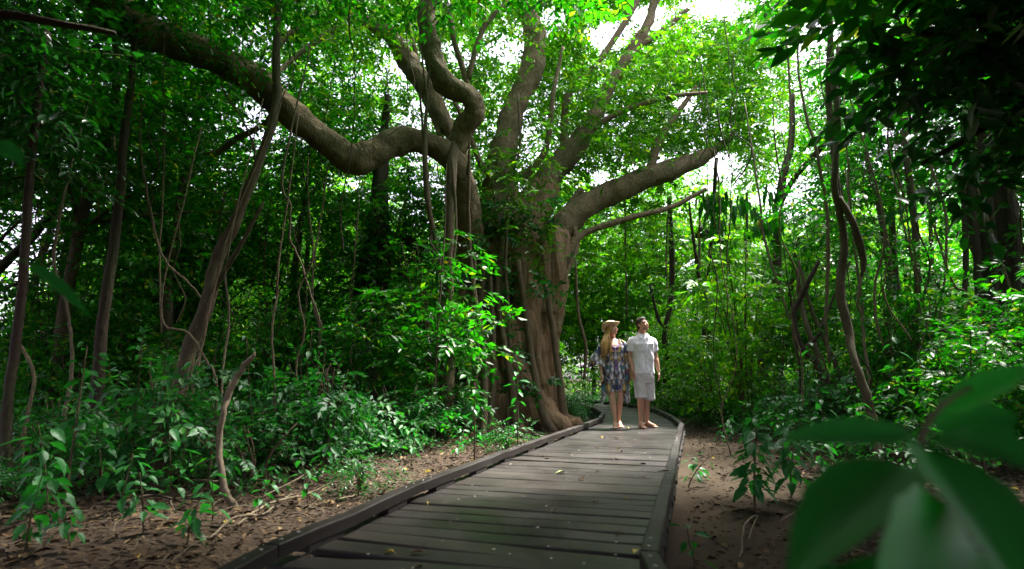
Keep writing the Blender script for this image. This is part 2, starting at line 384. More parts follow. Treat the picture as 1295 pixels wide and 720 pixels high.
# trodden sandy earth right of the boardwalk: its own sheet just above the soil
m, t, p, o = mat('sandy_earth')
v = wcoords(t); n1 = noise(t, v, 2.2, 5, .65); n2 = noise(t, v, 60, 4, .7)
c = mixc(t, n1, (.018, .0125, .007), (.070, .051, .031)); c = mixc(t, .45, c, ramp(t, n2, [(.35, (.55,) * 3), (.65, (1.35,) * 3)]), 'MULTIPLY')
t.links.new(c, p.inputs['Base Color']); p.inputs['Roughness'].default_value = .95; p.inputs['Specular IOR Level'].default_value = .15; bump(t, p, n2, .7, .015); M_SAND = m
rows = []; ysr = np.arange(1.0, 17, .1)
for yv in ysr:
    l, r = road_x(yv); wv = .45 + .9 * np.clip((yv - 1) / 5, 0, 1) * (1 - .55 * np.clip((yv - 9) / 8, 0, 1)) + .18 * math.sin(yv * 1.7) + .1 * math.sin(yv * 4.1)
    rows.append([(r - .25 + (wv + .25) * q, yv) for q in np.linspace(0, 1, 18)])
R_ = np.array(rows); Zr = gz(R_[..., 0], R_[..., 1]) + .016; Zr[:, -1] -= .06; Zr[:, 0] -= .03
idx = np.arange(R_.shape[0] * 18).reshape(-1, 18); F = np.stack([idx[:-1, :-1], idx[:-1, 1:], idx[1:, 1:], idx[1:, :-1]], -1).reshape(-1, 4)
tag(link('dirt_path', mesh_np('dirt_path', np.dstack([R_, Zr]).reshape(-1, 3), F, M_SAND)), kind='structure')

# ------------------------------------------------------------------ boardwalk
def wood_mat(name, lo, hi, rough=(.30, .62)):
    m, t, p, o = mat(name)
    oi = t.nodes.new('ShaderNodeObjectInfo')
    v = coords(t, (1.2, 22, 22)); g = noise(t, v, 3, 6, .65, .3); big = noise(t, wcoords(t), 2.4, 4); fine = noise(t, coords(t, (6, 160, 60)), 1, 3)
    c = mixc(t, g, lo, hi)
    c = mixc(t, .7, c, ramp(t, oi.outputs['Random'], [(0, (.6, .62, .64)), (.5, (1, 1, 1)), (1, (1.45, 1.4, 1.33))]), 'MULTIPLY')
    c = mixc(t, .5, c, ramp(t, big, [(.3, (.6, .6, .6)), (.7, (1.35, 1.33, 1.3))]), 'MULTIPLY')
    c = mixc(t, ramp(t, noise(t, wcoords(t), 9, 5, .7), [(.62, (0, 0, 0)), (.75, (.3,) * 3)]), c, (.05, .06, .035))
    t.links.new(c, p.inputs['Base Color'])
    p.inputs['Specular IOR Level'].default_value = .3; r = ramp(t, big, [(.35, (rough[0],) * 3), (.65, (rough[1],) * 3)]); t.links.new(r, p.inputs['Roughness'])
    bump(t, p, mixc(t, .5, g, fine), .45, .004); return m
M_DECK = wood_mat('deck_board', (.012, .0100, .0085), (.039, .034, .030), (.34, .52))
M_KERB = wood_mat('kerb_timber', (.006, .004, .003), (.019, .0135, .010), (.45, .7))
M_UNDER = wood_mat('bearer_timber', (.01, .008, .007), (.022, .018, .015), (.6, .8))
m, t, p, o = mat('galvanised_bolt'); p.inputs['Base Color'].default_value = (.2, .19, .18, 1); p.inputs['Metallic'].default_value = .8; p.inputs['Roughness'].default_value = .5; M_BOLT = m
m, t, p, o = mat('bare_batten'); c = mixc(t, noise(t, coords(t, (3, 30, 30)), 2, 4), (.10, .065, .04), (.2, .14, .09)); t.links.new(c, p.inputs['Base Color']); p.inputs['Roughness'].default_value = .7; M_BATTEN = m

bw = empty('boardwalk', (0, 0, 0), kind='structure', label='grey timber boardwalk with low kerb rails curving left behind the couple')
def resample(K, step, y0=None):
    C = crom(K, 12); d = np.concatenate([[0], np.cumsum(np.linalg.norm(np.diff(C, axis=0), axis=1))])
    s = np.arange(0, d[-1], step); return np.stack([np.interp(s, d, C[:, 0]), np.interp(s, d, C[:, 1])], 1), s
CM = (KL + KR) / 2; Cc, ss = resample(CM, .01); dirs = np.gradient(Cc, axis=0); dirs /= np.linalg.norm(dirs, axis=1)[:, None]
Lc, _ = resample(KL, .01); Rc, _ = resample(KR, .01)
rngB = np.random.default_rng(11); pitch = .169; s0 = .75; k = 0
board_protos = []
for q in range(10):
    b = MB(); Lh = 1.0; y = .0768; th = .032; e = .005
    n = 7; prof = [(-y, -th), (-y, -e), (-y + e, 0), (-y * .4, .0012), (y * .4, .0012), (y - e, 0), (y, -e), (y, -th)]
    xsq = np.linspace(-1, 1, n); wv = rngB.normal(0, .0016, (n, 2)); V = []
    for i, xx in enumerate(xsq):
        for (a_, z_) in prof: V.append((xx, a_ + wv[i, 0] * (1 if a_ > 0 else .6), z_ + wv[i, 1]))
    F = [(i * 8 + j, i * 8 + (j + 1) % 8, (i + 1) * 8 + (j + 1) % 8, (i + 1) * 8 + j) for i in range(n - 1) for j in range(8)]
    b.add(V, F); b.F4.append([0, 1, 6, 7]); b.F4.append([1, 2, 5, 6]); b.F4.append([2, 3, 4, 5]); o8 = (n - 1) * 8
    b.F4.append([o8, o8 + 7, o8 + 6, o8 + 1]); b.F4.append([o8 + 1, o8 + 6, o8 + 5, o8 + 2]); b.F4.append([o8 + 2, o8 + 5, o8 + 4, o8 + 3])
    board_protos.append(b.mesh('board', M_DECK, smooth=False))
while s0 < ss[-1] - .2:
    i = int(s0 / .01); c = Cc[i]; d = dirs[i]; nrm = np.array([d[1], -d[0]])       # to the right
    def edge(K):
        r = (K - c) @ d; j = np.argmin(np.abs(r) + .02 * np.linalg.norm(K - c, axis=1)); return (K[j] - c) @ nrm
    a, b_ = edge(Lc), edge(Rc); a -= .04; b_ += .04
    mid = c + nrm * (a + b_) / 2; half = (b_ - a) / 2 + rngB.normal(0, .006)
    ob = link('board', board_protos[k % 10], bw, (mid[0], mid[1], DECK + rngB.normal(0, .0018)), (rngB.normal(0, .004), rngB.normal(0, .0015), math.atan2(nrm[1], nrm[0]) + rngB.normal(0, .003)), (half, 1, 1))
    k += 1; s0 += pitch + abs(rngB.normal(0, .0015))
# bearers under the deck and joists under its edges
for K, off in ((KL, .03), (KR, -.03), (CM, 0)):
    C, _ = resample(K, .35); C = C + np.array([off, 0]); 
    mb = MB(); mb.tube([(x, y, DECK - .085, .058) for x, y in C], seg=4, smooth=False); mb.build('bearer', M_UNDER, bw, smooth=False)
for i in range(0, len(Cc), 150):
    for q in (-.62, .62):
        nrm = np.array([dirs[i][1], -dirs[i][0]]); c = Cc[i] + nrm * q
        mb = MB(); mb.box((c[0], c[1], .02), (.09, .09, .2)); mb.build('stump', M_UNDER, bw, smooth=False)
# kerb rails: one timber per straight run, laid on packers, bolts at the joints
def kerb(nodes, side):
    for i in range(len(nodes) - 1):
        a = np.array(nodes[i]); b = np.array(nodes[i + 1]); d = b - a; Lg = np.linalg.norm(d); d /= Lg
        Mz = Matrix.Rotation(math.atan2(d[1], d[0]), 4, 'Z'); me = MB()
        nseg = max(2, int(Lg / .25)); ang = math.atan2(d[1], d[0]); hw, hh, ch = .037, .030, .006; V = []
        prof = [(-hw, -hh), (-hw, hh - ch), (-hw + ch, hh), (hw - ch, hh), (hw, hh - ch), (hw, -hh)]
        for q in range(nseg + 1):
            wx, wz = rngB.normal(0, .0022, 2)
            for (y_, z_) in prof: V.append(((q / nseg - .5) * (Lg - .008), y_ + wx + rngB.normal(0, .0008), z_ + wz))
        F = [(q * 6 + j, q * 6 + (j + 1) % 6, (q + 1) * 6 + (j + 1) % 6, (q + 1) * 6 + j) for q in range(nseg) for j in range(6)]
        me.add(V, F); e = nseg * 6
        me.F4 += [[0, 1, 4, 5], [1, 2, 3, 4], [e, e + 5, e + 4, e + 1], [e + 1, e + 4, e + 3, e + 2]]
        c = (a + b) / 2; r = link('kerb_rail', me.mesh('kerb_rail', M_KERB, smooth=False), bw, (c[0], c[1], DECK + .064 + rngB.normal(0, .003)), (0, rngB.normal(0, .0012), ang))
        for sx in (-1, 1):
            for q in ((.07, .19) if Lg > .8 else (.07,)):
                bo = MB(); bo.ball((sx * (Lg / 2 - q), .005, .0305), (.010, .010, .004), 10, 5); bo.build('bolt', M_BOLT, r)
        npk = max(2, int(Lg / .62))
        for q in range(npk):
            f = (q + .5) / npk; pk = a + (b - a) * f
            bo = MB(); bo.box((0, 0, 0), (.26 + rngB.uniform(-.03, .05), .066, .032)); pko = bo.build('packer', M_UNDER, bw, smooth=False); pko.location = (pk[0], pk[1], DECK + .0175); pko.rotation_euler = (0, 0, ang)
kl = [(-1.14, 1.3), (-1.0, 2.51), (-.62, 3.95), (.05, 6.0), (.84, 8.25), (1.58, 10.5), (1.90, 12.1), (2.03, 14.2), (1.95, 16.1), (1.3, 18.2), (.1, 20.1), (-1.2, 21.4)]
kr = [(.455, 1.25), (.545, 2.42), (1.14, 4.3), (1.9, 6.75), (2.67, 9.2), (3.03, 11.04), (3.32, 13.1), (3.44, 15.3), (3.1, 17.8), (1.95, 20.5), (-.1, 22.9)]
kerb(kl, -1); kerb(kr, 1)
# pale batten lying against the left kerb
a = gp(436, 656, DECK + .03); b = gp(562, 604, DECK + .03); d = b - a
mb = MB(); mb.box((0, 0, 0), (d.length, .02, .025)); bt = mb.build('batten', M_BATTEN, bw, smooth=False, label='pale bare batten along the left kerb rail'); bt.location = (a + b) / 2 + Vector((.03, 0, -.004)); bt.rotation_euler = (0, 0, math.atan2(d.y, d.x))
# ------------------------------------------------------------------ the great fig tree
def limb_pts(L, org=None, dz=0):
    out = []
    for (px, py, Y, wd) in L:
        P = at(px, py, Y); dep = P.y * CP + (P.z - CAMZ) * SP; out.append((P.x, P.y, P.z + dz, wd / 2 / 720 * dep))
    return out
rngF = np.random.default_rng(5)
FO = (0.05, 11.4, 0.0)
fig = empty('fig_tree', FO, label='huge old fig tree with buttress roots and sprawling limbs beside the boardwalk', cat='tree')
def tb(x, y, z, r): return (x, y, z, r)
tr = MB()
tr.tube([(-.05, 11.5, -.3, .42), (-.02, 11.5, .6, .33), (.02, 11.5, 1.6, .28), (.03, 11.5, 2.6, .32), (.1, 11.55, 3.4, .34)], 20, 6, 0, .06, rng=rngF)
# fused roots descending around the core, spreading at the foot
for i in range(30):
    a = i / 30 * 2 * math.pi + rngF.normal(0, .12); r0 = rngF.uniform(.05, .15)
    x0, y0 = .54 * math.cos(a), .48 * math.sin(a); top = rngF.uniform(2.3, 3.7); lean = rngF.normal(0, .16)
    pts = []
    for z in np.linspace(top, .35, 6):
        k = .86 + .34 * (1 - z / 3.6) + .25 * max(0, 1 - z / 1.2) ** 2; pts.append((.08 - .10 * max(0, 1 - z / 2.2) + x0 * k * (1.12 if x0 < 0 else 1) + lean * (z - 1.5) * .5 + rngF.normal(0, .045), 11.5 + y0 * k + rngF.normal(0, .02), z, r0 * rngF.uniform(.8, 1.25)))
    fl = rngF.uniform(1.5, 2.3); pts += [(-.02 + x0 * fl * 1.1, 11.5 + y0 * fl, .1, r0 * 1.1), (-.02 + x0 * fl * 1.5, 11.5 + y0 * fl * 1.35, -.08, r0 * .6)]
    tr.tube(pts, 10, 5, 0, .12, rng=rngF)
# the buttresses seen from the boardwalk, right of the trunk
for L in ([(632, 395, 11.1, 20), (640, 430, 11.0, 24), (650, 465, 10.9, 30), (664, 495, 10.8, 34), (684, 520, 10.7, 38), (706, 538, 10.7, 30), (722, 548, 10.8, 14)],
          [(645, 420, 11.1, 20), (655, 470, 11.1, 26), (668, 505, 11.1, 30), (690, 532, 11.1, 26)],
          [(668, 395, 11.0, 11), (676, 425, 10.9, 12), (684, 460, 10.9, 12), (694, 495, 10.9, 13), (702, 520, 11.0, 13), (708, 538, 11.1, 10)],
          [(660, 330, 11.1, 30), (664, 380, 11.2, 30), (672, 430, 11.2, 30), (682, 480, 11.3, 26), (694, 520, 11.4, 24), (704, 540, 11.4, 18)],
          [(612, 420, 10.9, 24), (616, 470, 10.8, 26), (622, 520, 10.7, 30), (628, 550, 10.6, 26), (636, 566, 10.5, 12)],
          [(600, 400, 11.1, 18), (602, 460, 11.0, 20), (598, 520, 10.9, 22), (590, 560, 10.8, 18)],
          [(640, 500, 10.7, 14), (648, 530, 10.5, 14), (664, 548, 10.4, 12), (690, 554, 10.3, 10), (712, 556, 10.3, 6)],
          [(706, 532, 10.9, 16), (730, 538, 11.0, 14), (742, 544, 11.1, 8)],
          [(690, 420, 11.5, 36), (694, 370, 11.5, 46), (696, 330, 11.5, 50), (703, 300, 11.6, 46)],
          [(688, 410, 11.5, 40), (690, 450, 11.5, 30), (698, 500, 11.5, 26), (706, 535, 11.5, 20)]):
    tr.tube(limb_pts(L), 12, 5, 0, .10, rng=rngF)
for L in ([(596, 340, 11.3, 40), (610, 300, 11.2, 40), (600, 380, 11.3, 44)], [(628, 345, 11.3, 62), (626, 290, 11.4, 56), (632, 235, 11.4, 44)], [(650, 340, 11.5, 60), (662, 290, 11.6, 50), (690, 235, 11.8, 42)]):
    tr.tube(limb_pts(L), 12, 5, 0, .10, rng=rngF)
me = remeshed(tr, 'trunk', M_FIG, .033, FO, 2, .45)
V = verts_of(me); Vn = V.copy()
nr = np.empty(len(V) * 3, np.float32); me.vertices.foreach_get('normal', nr); nr = nr.reshape(-1, 3)
h = np.array([mnoise.noise(Vector((a * 6, b * 6, c * .7))) * .10 + mnoise.noise(Vector((a * 19, b * 19, c * 2.2))) * .032 for a, b, c in V])
set_verts(me, V + nr * h[:, None]); link('trunk', me, fig)
LIMBS = [
 [(604, 372, 11.3, 44), (598, 330, 10.9, 44), (592, 270, 10.3, 38), (584, 222, 10.0, 36), (566, 195, 9.8, 36), (532, 179, 9.6, 37), (497, 180, 9.4, 40), (466, 196, 9.2, 46), (446, 203, 9.05, 44), (425, 187, 8.9, 40), (385, 158, 8.6, 41), (340, 118, 8.3, 44), (292, 84, 8.0, 47), (240, 60, 7.8, 50), (190, 42, 7.5, 52), (150, 20, 7.2, 60), (118, -12, 6.9, 64), (60, -90, 6.4, 66), (-40, -190, 5.9, 60)],
 [(581, 222, 10.0, 32), (577, 190, 9.9, 33), (589, 162, 9.75, 34), (601, 140, 9.6, 35), (592, 121, 9.5, 33), (568, 110, 9.4, 33), (551, 88, 9.35, 33), (545, 58, 9.3, 31), (539, 20, 9.3, 30), (546, -20, 9.3, 29), (540, -110, 9.3, 26), (500, -230, 9.0, 22)],
 [(588, 205, 10.6, 20), (568, 165, 10.7, 24), (545, 122, 10.8, 27), (522, 88, 10.8, 32), (498, 50, 10.8, 26), (465, 27, 10.8, 20), (430, 8, 10.8, 18), (395, -22, 10.8, 17), (300, -80, 10.6, 14)],
 [(628, 300, 11.2, 60), (630, 232, 11.4, 50), (642, 165, 11.6, 38), (654, 128, 11.7, 34), (672, 92, 11.8, 36), (677, 52, 11.9, 34), (668, 12, 12, 30), (660, -60, 12, 26), (690, -160, 12, 20)],
 [(650, 330, 11.5, 60), (668, 270, 11.7, 48), (695, 222, 11.9, 40), (716, 198, 12, 38), (737, 172, 12.1, 30), (756, 138, 12.2, 22), (778, 98, 12.3, 17), (802, 60, 12.4, 16), (820, 28, 12.5, 14), (832, -20, 12.6, 12), (850, -90, 12.7, 8)],
 [(690, 400, 11.4, 42), (692, 345, 11.5, 46), (700, 305, 11.6, 45), (722, 275, 11.7, 42), (760, 250, 11.9, 37), (800, 232, 12.1, 33), (840, 218, 12.3, 34), (878, 204, 12.5, 26), (900, 192, 12.7, 16), (925, 172, 13, 9), (940, 150, 13.2, 5)]]
LIMBS = [[(a, b, c, d * .82) for a, b, c, d in L] for L in LIMBS]
fine_limbs = [
 [(712, 350, 11.4, 10), (724, 310, 11.4, 11), (745, 292, 11.5, 9), (800, 275, 11.6, 8), (850, 262, 11.8, 7), (892, 240, 12, 5)],
 [(820, 222, 12.2, 12), (833, 178, 12.3, 11), (852, 150, 12.4, 8), (880, 110, 12.5, 5)],
 [(712, 200, 12, 10), (718, 122, 12, 9), (752, 85, 12, 8), (790, 30, 12, 8), (812, -10, 12, 7)],
 [(735, 175, 12, 9), (760, 155, 12, 8), (800, 136, 11.9, 7), (848, 122, 11.8, 6), (895, 117, 11.7, 4)],
 [(594, 150, 9.9, 9), (592, 110, 9.9, 8), (574, 50, 9.9, 7), (565, -10, 9.9, 6)], [(592, 100, 9.9, 8), (606, 50, 9.9, 7), (622, 22, 9.9, 6), (652, -6, 9.9, 5)],
 [(606, 48, 9.9, 5), (618, 0, 9.9, 4)], [(802, 62, 12.4, 9), (840, 38, 12.3, 8), (870, 12, 12.2, 6)], [(400, 18, 10.8, 8), (350, 60, 10.4, 8), (345, 100, 10.2, 7), (290, 130, 10, 5)],
 [(450, 20, 10.7, 9), (410, 45, 10.4, 8), (370, 75, 10, 7), (348, 96, 9.6, 5)], [(560, 180, 10.6, 6), (540, 125, 10.9, 7), (525, 60, 11, 5), (505, -10, 11, 4)],
 [(345, 96, 8.5, 8), (340, 150, 8.7, 6), (300, 175, 8.9, 8), (262, 195, 9.1, 7), (205, 165, 9.3, 5)], [(658, 230, 11.5, 10), (690, 190, 11.2, 8), (700, 120, 11, 6), (712, 60, 11, 4)],
 [(640, 260, 11.2, 9), (612, 215, 11, 8), (585, 150, 11, 6), (560, 100, 11.2, 4)], [(735, 240, 11.9, 9), (718, 270, 11.7, 11), (730, 310, 11.4, 7), (705, 370, 11.2, 6)]]
for L in LIMBS:
    mb = MB(); mb.tube(limb_pts(L), 26, 11, 0, .05, rng=rngF); me = mb.mesh('limb', M_LIMB, FO); V = verts_of(me)
    nr = np.empty(len(V) * 3, np.float32); me.vertices.foreach_get('normal', nr); nr = nr.reshape(-1, 3)
    h = np.array([mnoise.noise(Vector((a * 3.5, b * 3.5, c * 3.5))) * .06 + mnoise.noise(Vector((a * 11, b * 11, c * 11))) * .022 for a, b, c in V]); set_verts(me, V + nr * h[:, None]); link('limb', me, fig)
for L in fine_limbs:
    mb = MB(); mb.tube(limb_pts(L), 8, 5, .004, .05, rng=rngF); mb.build('branch', M_LIMB, fig, FO)
kn = MB(); P = at(697, 287, 11.3); kn.ball(P, (.12, .12, .15), 12, 8); kn.build('burr', M_DARK, fig, FO)
# aerial roots of the fig
AER = [[(578, 168, 9.95, 12), (573, 200, 9.65, 13), (571, 250, 9.5, 14), (568, 330, 9.4, 12), (569, 420, 9.3, 13), (566, 500, 9.1, 15), (562, 566, 8.9, 18)],
       [(545, 60, 9.2, 3), (540, 130, 9.2, 4), (538, 200, 9.2, 7), (543, 260, 9.2, 7), (556, 330, 9.3, 5), (560, 420, 9.3, 5), (556, 520, 9.2, 6), (550, 575, 8.8, 7)],
       [(594, 170, 9.8, 3), (592, 240, 9.8, 4), (594, 310, 9.8, 4), (601, 380, 9.6, 6), (611, 440, 9.5, 7), (612, 520, 9.4, 9), (610, 575, 9.0, 10)],
       [(530, 100, 9.3, 3), (536, 180, 9.3, 3), (544, 260, 9.3, 4), (549, 330, 9.2, 4)], [(643, 250, 10.4, 3), (640, 330, 10.4, 4), (645, 420, 10.4, 4), (643, 510, 10.3, 4), (646, 560, 10.2, 5)],
       [(655, 120, 11.2, 3), (658, 180, 11.2, 3), (650, 215, 11.2, 3)], [(601, 320, 9.9, 3), (598, 420, 9.9, 5), (590, 500, 9.7, 5), (588, 570, 9.3, 5)], [(572, 200, 9.4, 4), (577, 300, 9.4, 3), (566, 380, 9.3, 3), (575, 460, 9.2, 3), (570, 560, 9, 4)],
       [(728, 330, 10.9, 3), (732, 400, 10.9, 4), (742, 440, 10.9, 4), (738, 480, 10.9, 3)], [(655, 330, 10.4, 6), (664, 400, 10.5, 8), (672, 460, 10.5, 9), (684, 520, 10.5, 12), (700, 548, 10.5, 14)], [(636, 300, 10.5, 6), (630, 370, 10.5, 9), (640, 440, 10.4, 9), (650, 500, 10.3, 10), (655, 552, 10.2, 12)], [(690, 360, 10.9, 6), (700, 420, 10.9, 8), (708, 480, 10.9, 9), (716, 536, 10.9, 12)], [(612, 330, 10.5, 7), (606, 410, 10.4, 8), (600, 490, 10.2, 10), (596, 556, 10, 13)], [(620, 350, 10.3, 5), (624, 440, 10.3, 7), (622, 520, 10.2, 8), (618, 560, 10, 9)]]
for L in AER:
    mb = MB(); mb.tube(limb_pts(L), 8, 6, .006, .1, rng=rngF); mb.build('aerial_root', M_VINE, fig, FO)
# ridged surface roots over the soil
for L in ([(590, 562, 9.2, 16), (560, 572, 8.6, 12), (520, 585, 8, 7)], [(636, 566, 9, 14), (650, 572, 8.7, 10), (668, 572, 8.7, 6)], [(600, 560, 9.6, 14), (575, 560, 9.6, 12), (540, 560, 9.5, 8), (500, 566, 9.2, 5)]):
    pts = [(p[0], p[1], float(gz(p[0], p[1])) + .01, p[3]) for p in limb_pts(L)]; mb = MB(); mb.tube(pts, 8, 5, .008, .1, rng=rngF); mb.build('surface_root', M_FIG, fig, FO)
# crown: boughs round and beyond the limbs, held clear of the view of the limbs themselves
def crown_px(rng, n, ux, vy, Yr, per, spread, **k):
    C = vol_px(rng, n, ux, vy, Yr); C = C[gap_ok(C, rng, .2, 1.25)]; return boughs(rng, C, per, spread, **k)
A1, D1 = crown_px(rngF, 1080, (200, 860), (-180, 345), (12.4, 16), 7, .6)
A2, D2 = crown_px(rngF, 230, (330, 760), (-160, 60), (9.8, 12), 7, .45); A7, D7 = crown_px(rngF, 340, (690, 1010), (-60, 200), (16.5, 21), 7, .6); A10, D10 = crown_px(rngF, 46, (845, 985), (120, 205), (12, 13.3), 6, .4); A9, D9 = crown_px(rngF, 380, (480, 980), (-60, 120), (13, 17), 7, .6); A6, D6 = crown_px(rngF, 110, (600, 900), (20, 215), (10.9, 12.2), 6, .38); A5, D5 = crown_px(rngF, 450, (700, 1000), (-120, 215), (12.5, 15.5), 7, .5)
A3, D3 = crown_px(rngF, 46, (600, 690), (190, 330), (10.4, 11.2), 6, .35)      # leafy growth over the fork
tag(link('crown', foliage('crown', rngF, np.vstack([A1, A7, A9]), np.vstack([D1, D7, D9]), M_LEAF_B, FO, m=9, tl=.45, L=.135, tri=2), fig), kind='stuff')
tag(link('crown', foliage('crown', rngF, np.vstack([A2, A3, A5, A6, A10]), np.vstack([D2, D3, D5, D6, D10]), M_LEAF_B, FO, m=9, tl=.45, L=.115, tri=6), fig), kind='stuff')
# high canopy over the near end
A4, D4 = crown_px(rngF, 130, (120, 620), (-420, 10), (6.5, 9.5), 7, .5)
tag(link('crown', foliage('crown', rngF, A4, D4, M_LEAF, FO, m=9, tl=.45, L=.11), fig), kind='stuff')

ro = np.random.default_rng(50); C = np.stack([ro.uniform(-7, 4.0, 360), ro.uniform(.5, 6.4, 360), ro.uniform(5.9, 8.2, 360)], 1); C = np.vstack([C, np.stack([ro.uniform(-5, 1.2, 170), ro.uniform(6.4, 8.9, 170), ro.uniform(7.1, 9, 170)], 1)]); A8, D8 = boughs(ro, C, 6, .5)  # boughs above the frame, added to shade the near ground and left side
tag(link('crown', foliage('crown', ro, A8, D8, M_LEAF, FO, filt=False, m=8, tl=.45, L=.16, tri=2), fig), kind='stuff')
# ------------------------------------------------------------------ single trees one can pick out
def tree(name, trunk_L, label, material=M_BARK, seg=10, branches=(), crown=None, cat='tree', leafm=M_LEAF, seed=1, wob=.006, rough=.08, group=None, spread=.5, per=7, L=.10, base=None, m=8, drop=True, **fk):
    rng = np.random.default_rng(seed); pts = limb_pts(trunk_L) if len(trunk_L[0]) == 4 and base is None else trunk_L
    foot = pts[-1] if pts[-1][2] < pts[0][2] else pts[0]
    if drop and foot[2] > -.05:          # carry the stem down into the soil
        ex = (foot[0], foot[1], float(gz(foot[0], foot[1])) - .06, foot[3] * 1.15)
        pts = pts + [ex] if foot is pts[-1] else [ex] + pts
    org = (foot[0], foot[1], 0); t_ = empty(name, org, label=label, cat=cat, group=group)
    mb = MB(); mb.tube(pts, seg, 6, wob, rough, rng=rng); mb.build('trunk', material, t_, org)
    for b in branches:
        mb = MB(); mb.tube(limb_pts(b), max(6, seg - 2), 5, wob, rough, rng=rng); mb.build('branch', material, t_, org)
    if crown:
        fk.setdefault('tri', 2 if crown[0][3][0] > 9 else 6)
        As, Ds = [], []
        for (n, ux, vy, Yr) in crown:
            a, d = crown_px(rng, n, ux, vy, Yr, per, spread); As.append(a); Ds.append(d)
        tag(link('crown', foliage('crown', rng, np.vstack(As), np.vstack(Ds), leafm, org, L=L, m=m, **fk), t_), kind='stuff')
    return t_
T = tree
T('slender_tree', [(172, 20, 6.9, 7), (165, 110, 6.9, 8), (156, 170, 6.9, 10), (152, 230, 6.8, 11), (143, 310, 6.8, 12), (129, 400, 6.8, 13), (124, 480, 6.8, 14), (115, 590, 6.75, 20)], 'straight slim dark trunk at the far left, standing behind low dark leaves', M_DARK, crown=[(150, (-60, 330), (-150, 260), (7.2, 10))], seed=21, leafm=M_LEAF)
T('leaning_tree', [(356, -90, 7.2, 6), (352, 0, 7.1, 8), (350, 80, 6.9, 9), (350, 130, 6.7, 10), (343, 165, 6.6, 10), (320, 225, 6.5, 12), (298, 280, 6.45, 14), (273, 330, 6.4, 16), (259, 390, 6.3, 17), (237, 440, 6.3, 18), (219, 510, 6.25, 19), (200, 592, 6.2, 25)], 'pale grey trunk leaning right up towards the big fig limb, left of the bare stick', crown=[(75, (180, 420), (-220, 40), (6, 8.5))], seed=22, branches=[[(262, 380, 6.3, 8), (300, 320, 6.2, 6), (335, 255, 6.2, 4)]])
T('bare_sapling', [(322, 446, 4.7, 2), (318, 452, 4.7, 6), (305, 470, 4.7, 7.5), (292, 492, 4.65, 9), (284, 520, 4.6, 7), (279, 560, 4.6, 7.5), (285, 605, 4.55, 8), (299, 642, 4.55, 11)], 'bare pale bent stick with a broken top left of the boardwalk', M_PALE, 9, seed=23, cat='dead sapling')
T('old_trunk', [(490, 120, 12.3, 6), (484, 190, 12.3, 14), (478, 270, 12, 26), (474, 320, 12, 38), (470, 380, 12, 52), (466, 450, 12, 52), (468, 510, 12, 60), (470, 560, 11.6, 84)], 'dark old trunk wrapped in leaves between the fig and the left thicket', M_DARK, 16, seed=24, rough=.22, crown=[(130, (400, 560), (230, 420), (11.2, 12.4)), (160, (330, 560), (150, 340), (12.5, 15))],
  branches=[[(505, 350, 11.9, 14), (522, 400, 11.7, 20), (545, 440, 11.5, 24), (568, 475, 11.3, 26), (596, 505, 11.1, 22)], [(470, 330, 12, 20), (500, 305, 12, 18), (545, 322, 11.8, 14)], [(440, 560, 11, 10), (450, 480, 11.4, 12), (462, 400, 11.6, 12)]])
T('sinuous_tree', [(1002, 120, 12.6, 7), (1000, 180, 12.6, 8), (990, 225, 12.6, 10), (984, 270, 12.7, 10), (983, 330, 12.7, 11), (979, 390, 12.7, 12), (967, 440, 12.7, 14), (966, 490, 12.7, 14), (971, 534, 12.7, 16)], 'winding slim brown trunk rising from the end of the dirt patch on the right', seed=25, crown=[(75, (860, 1080), (-80, 180), (12.5, 16))],
  branches=[[(984, 262, 12.7, 8), (1005, 225, 12.3, 7), (1040, 185, 11.5, 8), (1058, 150, 11, 7), (1062, 60, 10.5, 6)], [(968, 425, 12.7, 6), (990, 402, 12, 6), (1030, 392, 11, 5), (1085, 385, 10.4, 4)]])
T('twisted_tree', [(1048, -30, 7.2, 6), (1050, 60, 7.2, 7), (1059, 150, 7.1, 7), (1054, 230, 7.0, 8), (1066, 300, 7.0, 9), (1061, 370, 6.9, 11), (1071, 420, 6.8, 11), (1078, 460, 6.6, 9), (1090, 500, 6.5, 11), (1101, 545, 6.4, 10), (1106, 600, 6.2, 12)], 'tall thin trunk twisting up right of the path, tallest of the right-hand stems', seed=26, crown=[(45, (1000, 1180), (-200, 60), (5.5, 7)), (50, (1000, 1150), (170, 320), (8, 11))],
  branches=[[(1062, 250, 7, 7), (1080, 285, 6.9, 9), (1092, 330, 6.9, 8), (1088, 350, 6.9, 4)], [(1050, 30, 7.2, 6), (1046, 120, 7.3, 8), (1052, 200, 7.2, 7), (1059, 260, 7.05, 6)]])
T('thin_tree', [(1008, 340, 9.4, 5), (1015, 385, 9.4, 6), (1024, 420, 9.2, 7), (1040, 460, 9, 8), (1050, 500, 8.8, 8), (1058, 560, 8.6, 9)], 'thin tan stem slanting left as it rises, left of the twisted trunk', seed=27, group=None)
T('thin_tree', [(1010, 330, 9.8, 4), (1026, 390, 9.6, 5), (1044, 430, 9.4, 6), (1064, 475, 9.2, 6), (1080, 520, 9, 7), (1088, 565, 8.8, 7)], 'thin tan stem crossing behind the twisted trunk low down', seed=28)
T('forked_tree', [(1036, 330, 8.8, 5), (1018, 365, 8.8, 7), (1004, 400, 8.8, 7), (1016, 440, 8.7, 7), (1040, 470, 8.6, 8), (1047, 520, 8.5, 9), (1052, 570, 8.4, 10)], 'zigzag dark red-brown stem kinked sharply left near eye height', M_DARK, seed=29, branches=[[(1016, 440, 8.7, 5), (1034, 425, 8.7, 5), (1044, 400, 8.8, 4), (1075, 330, 9, 3)]])
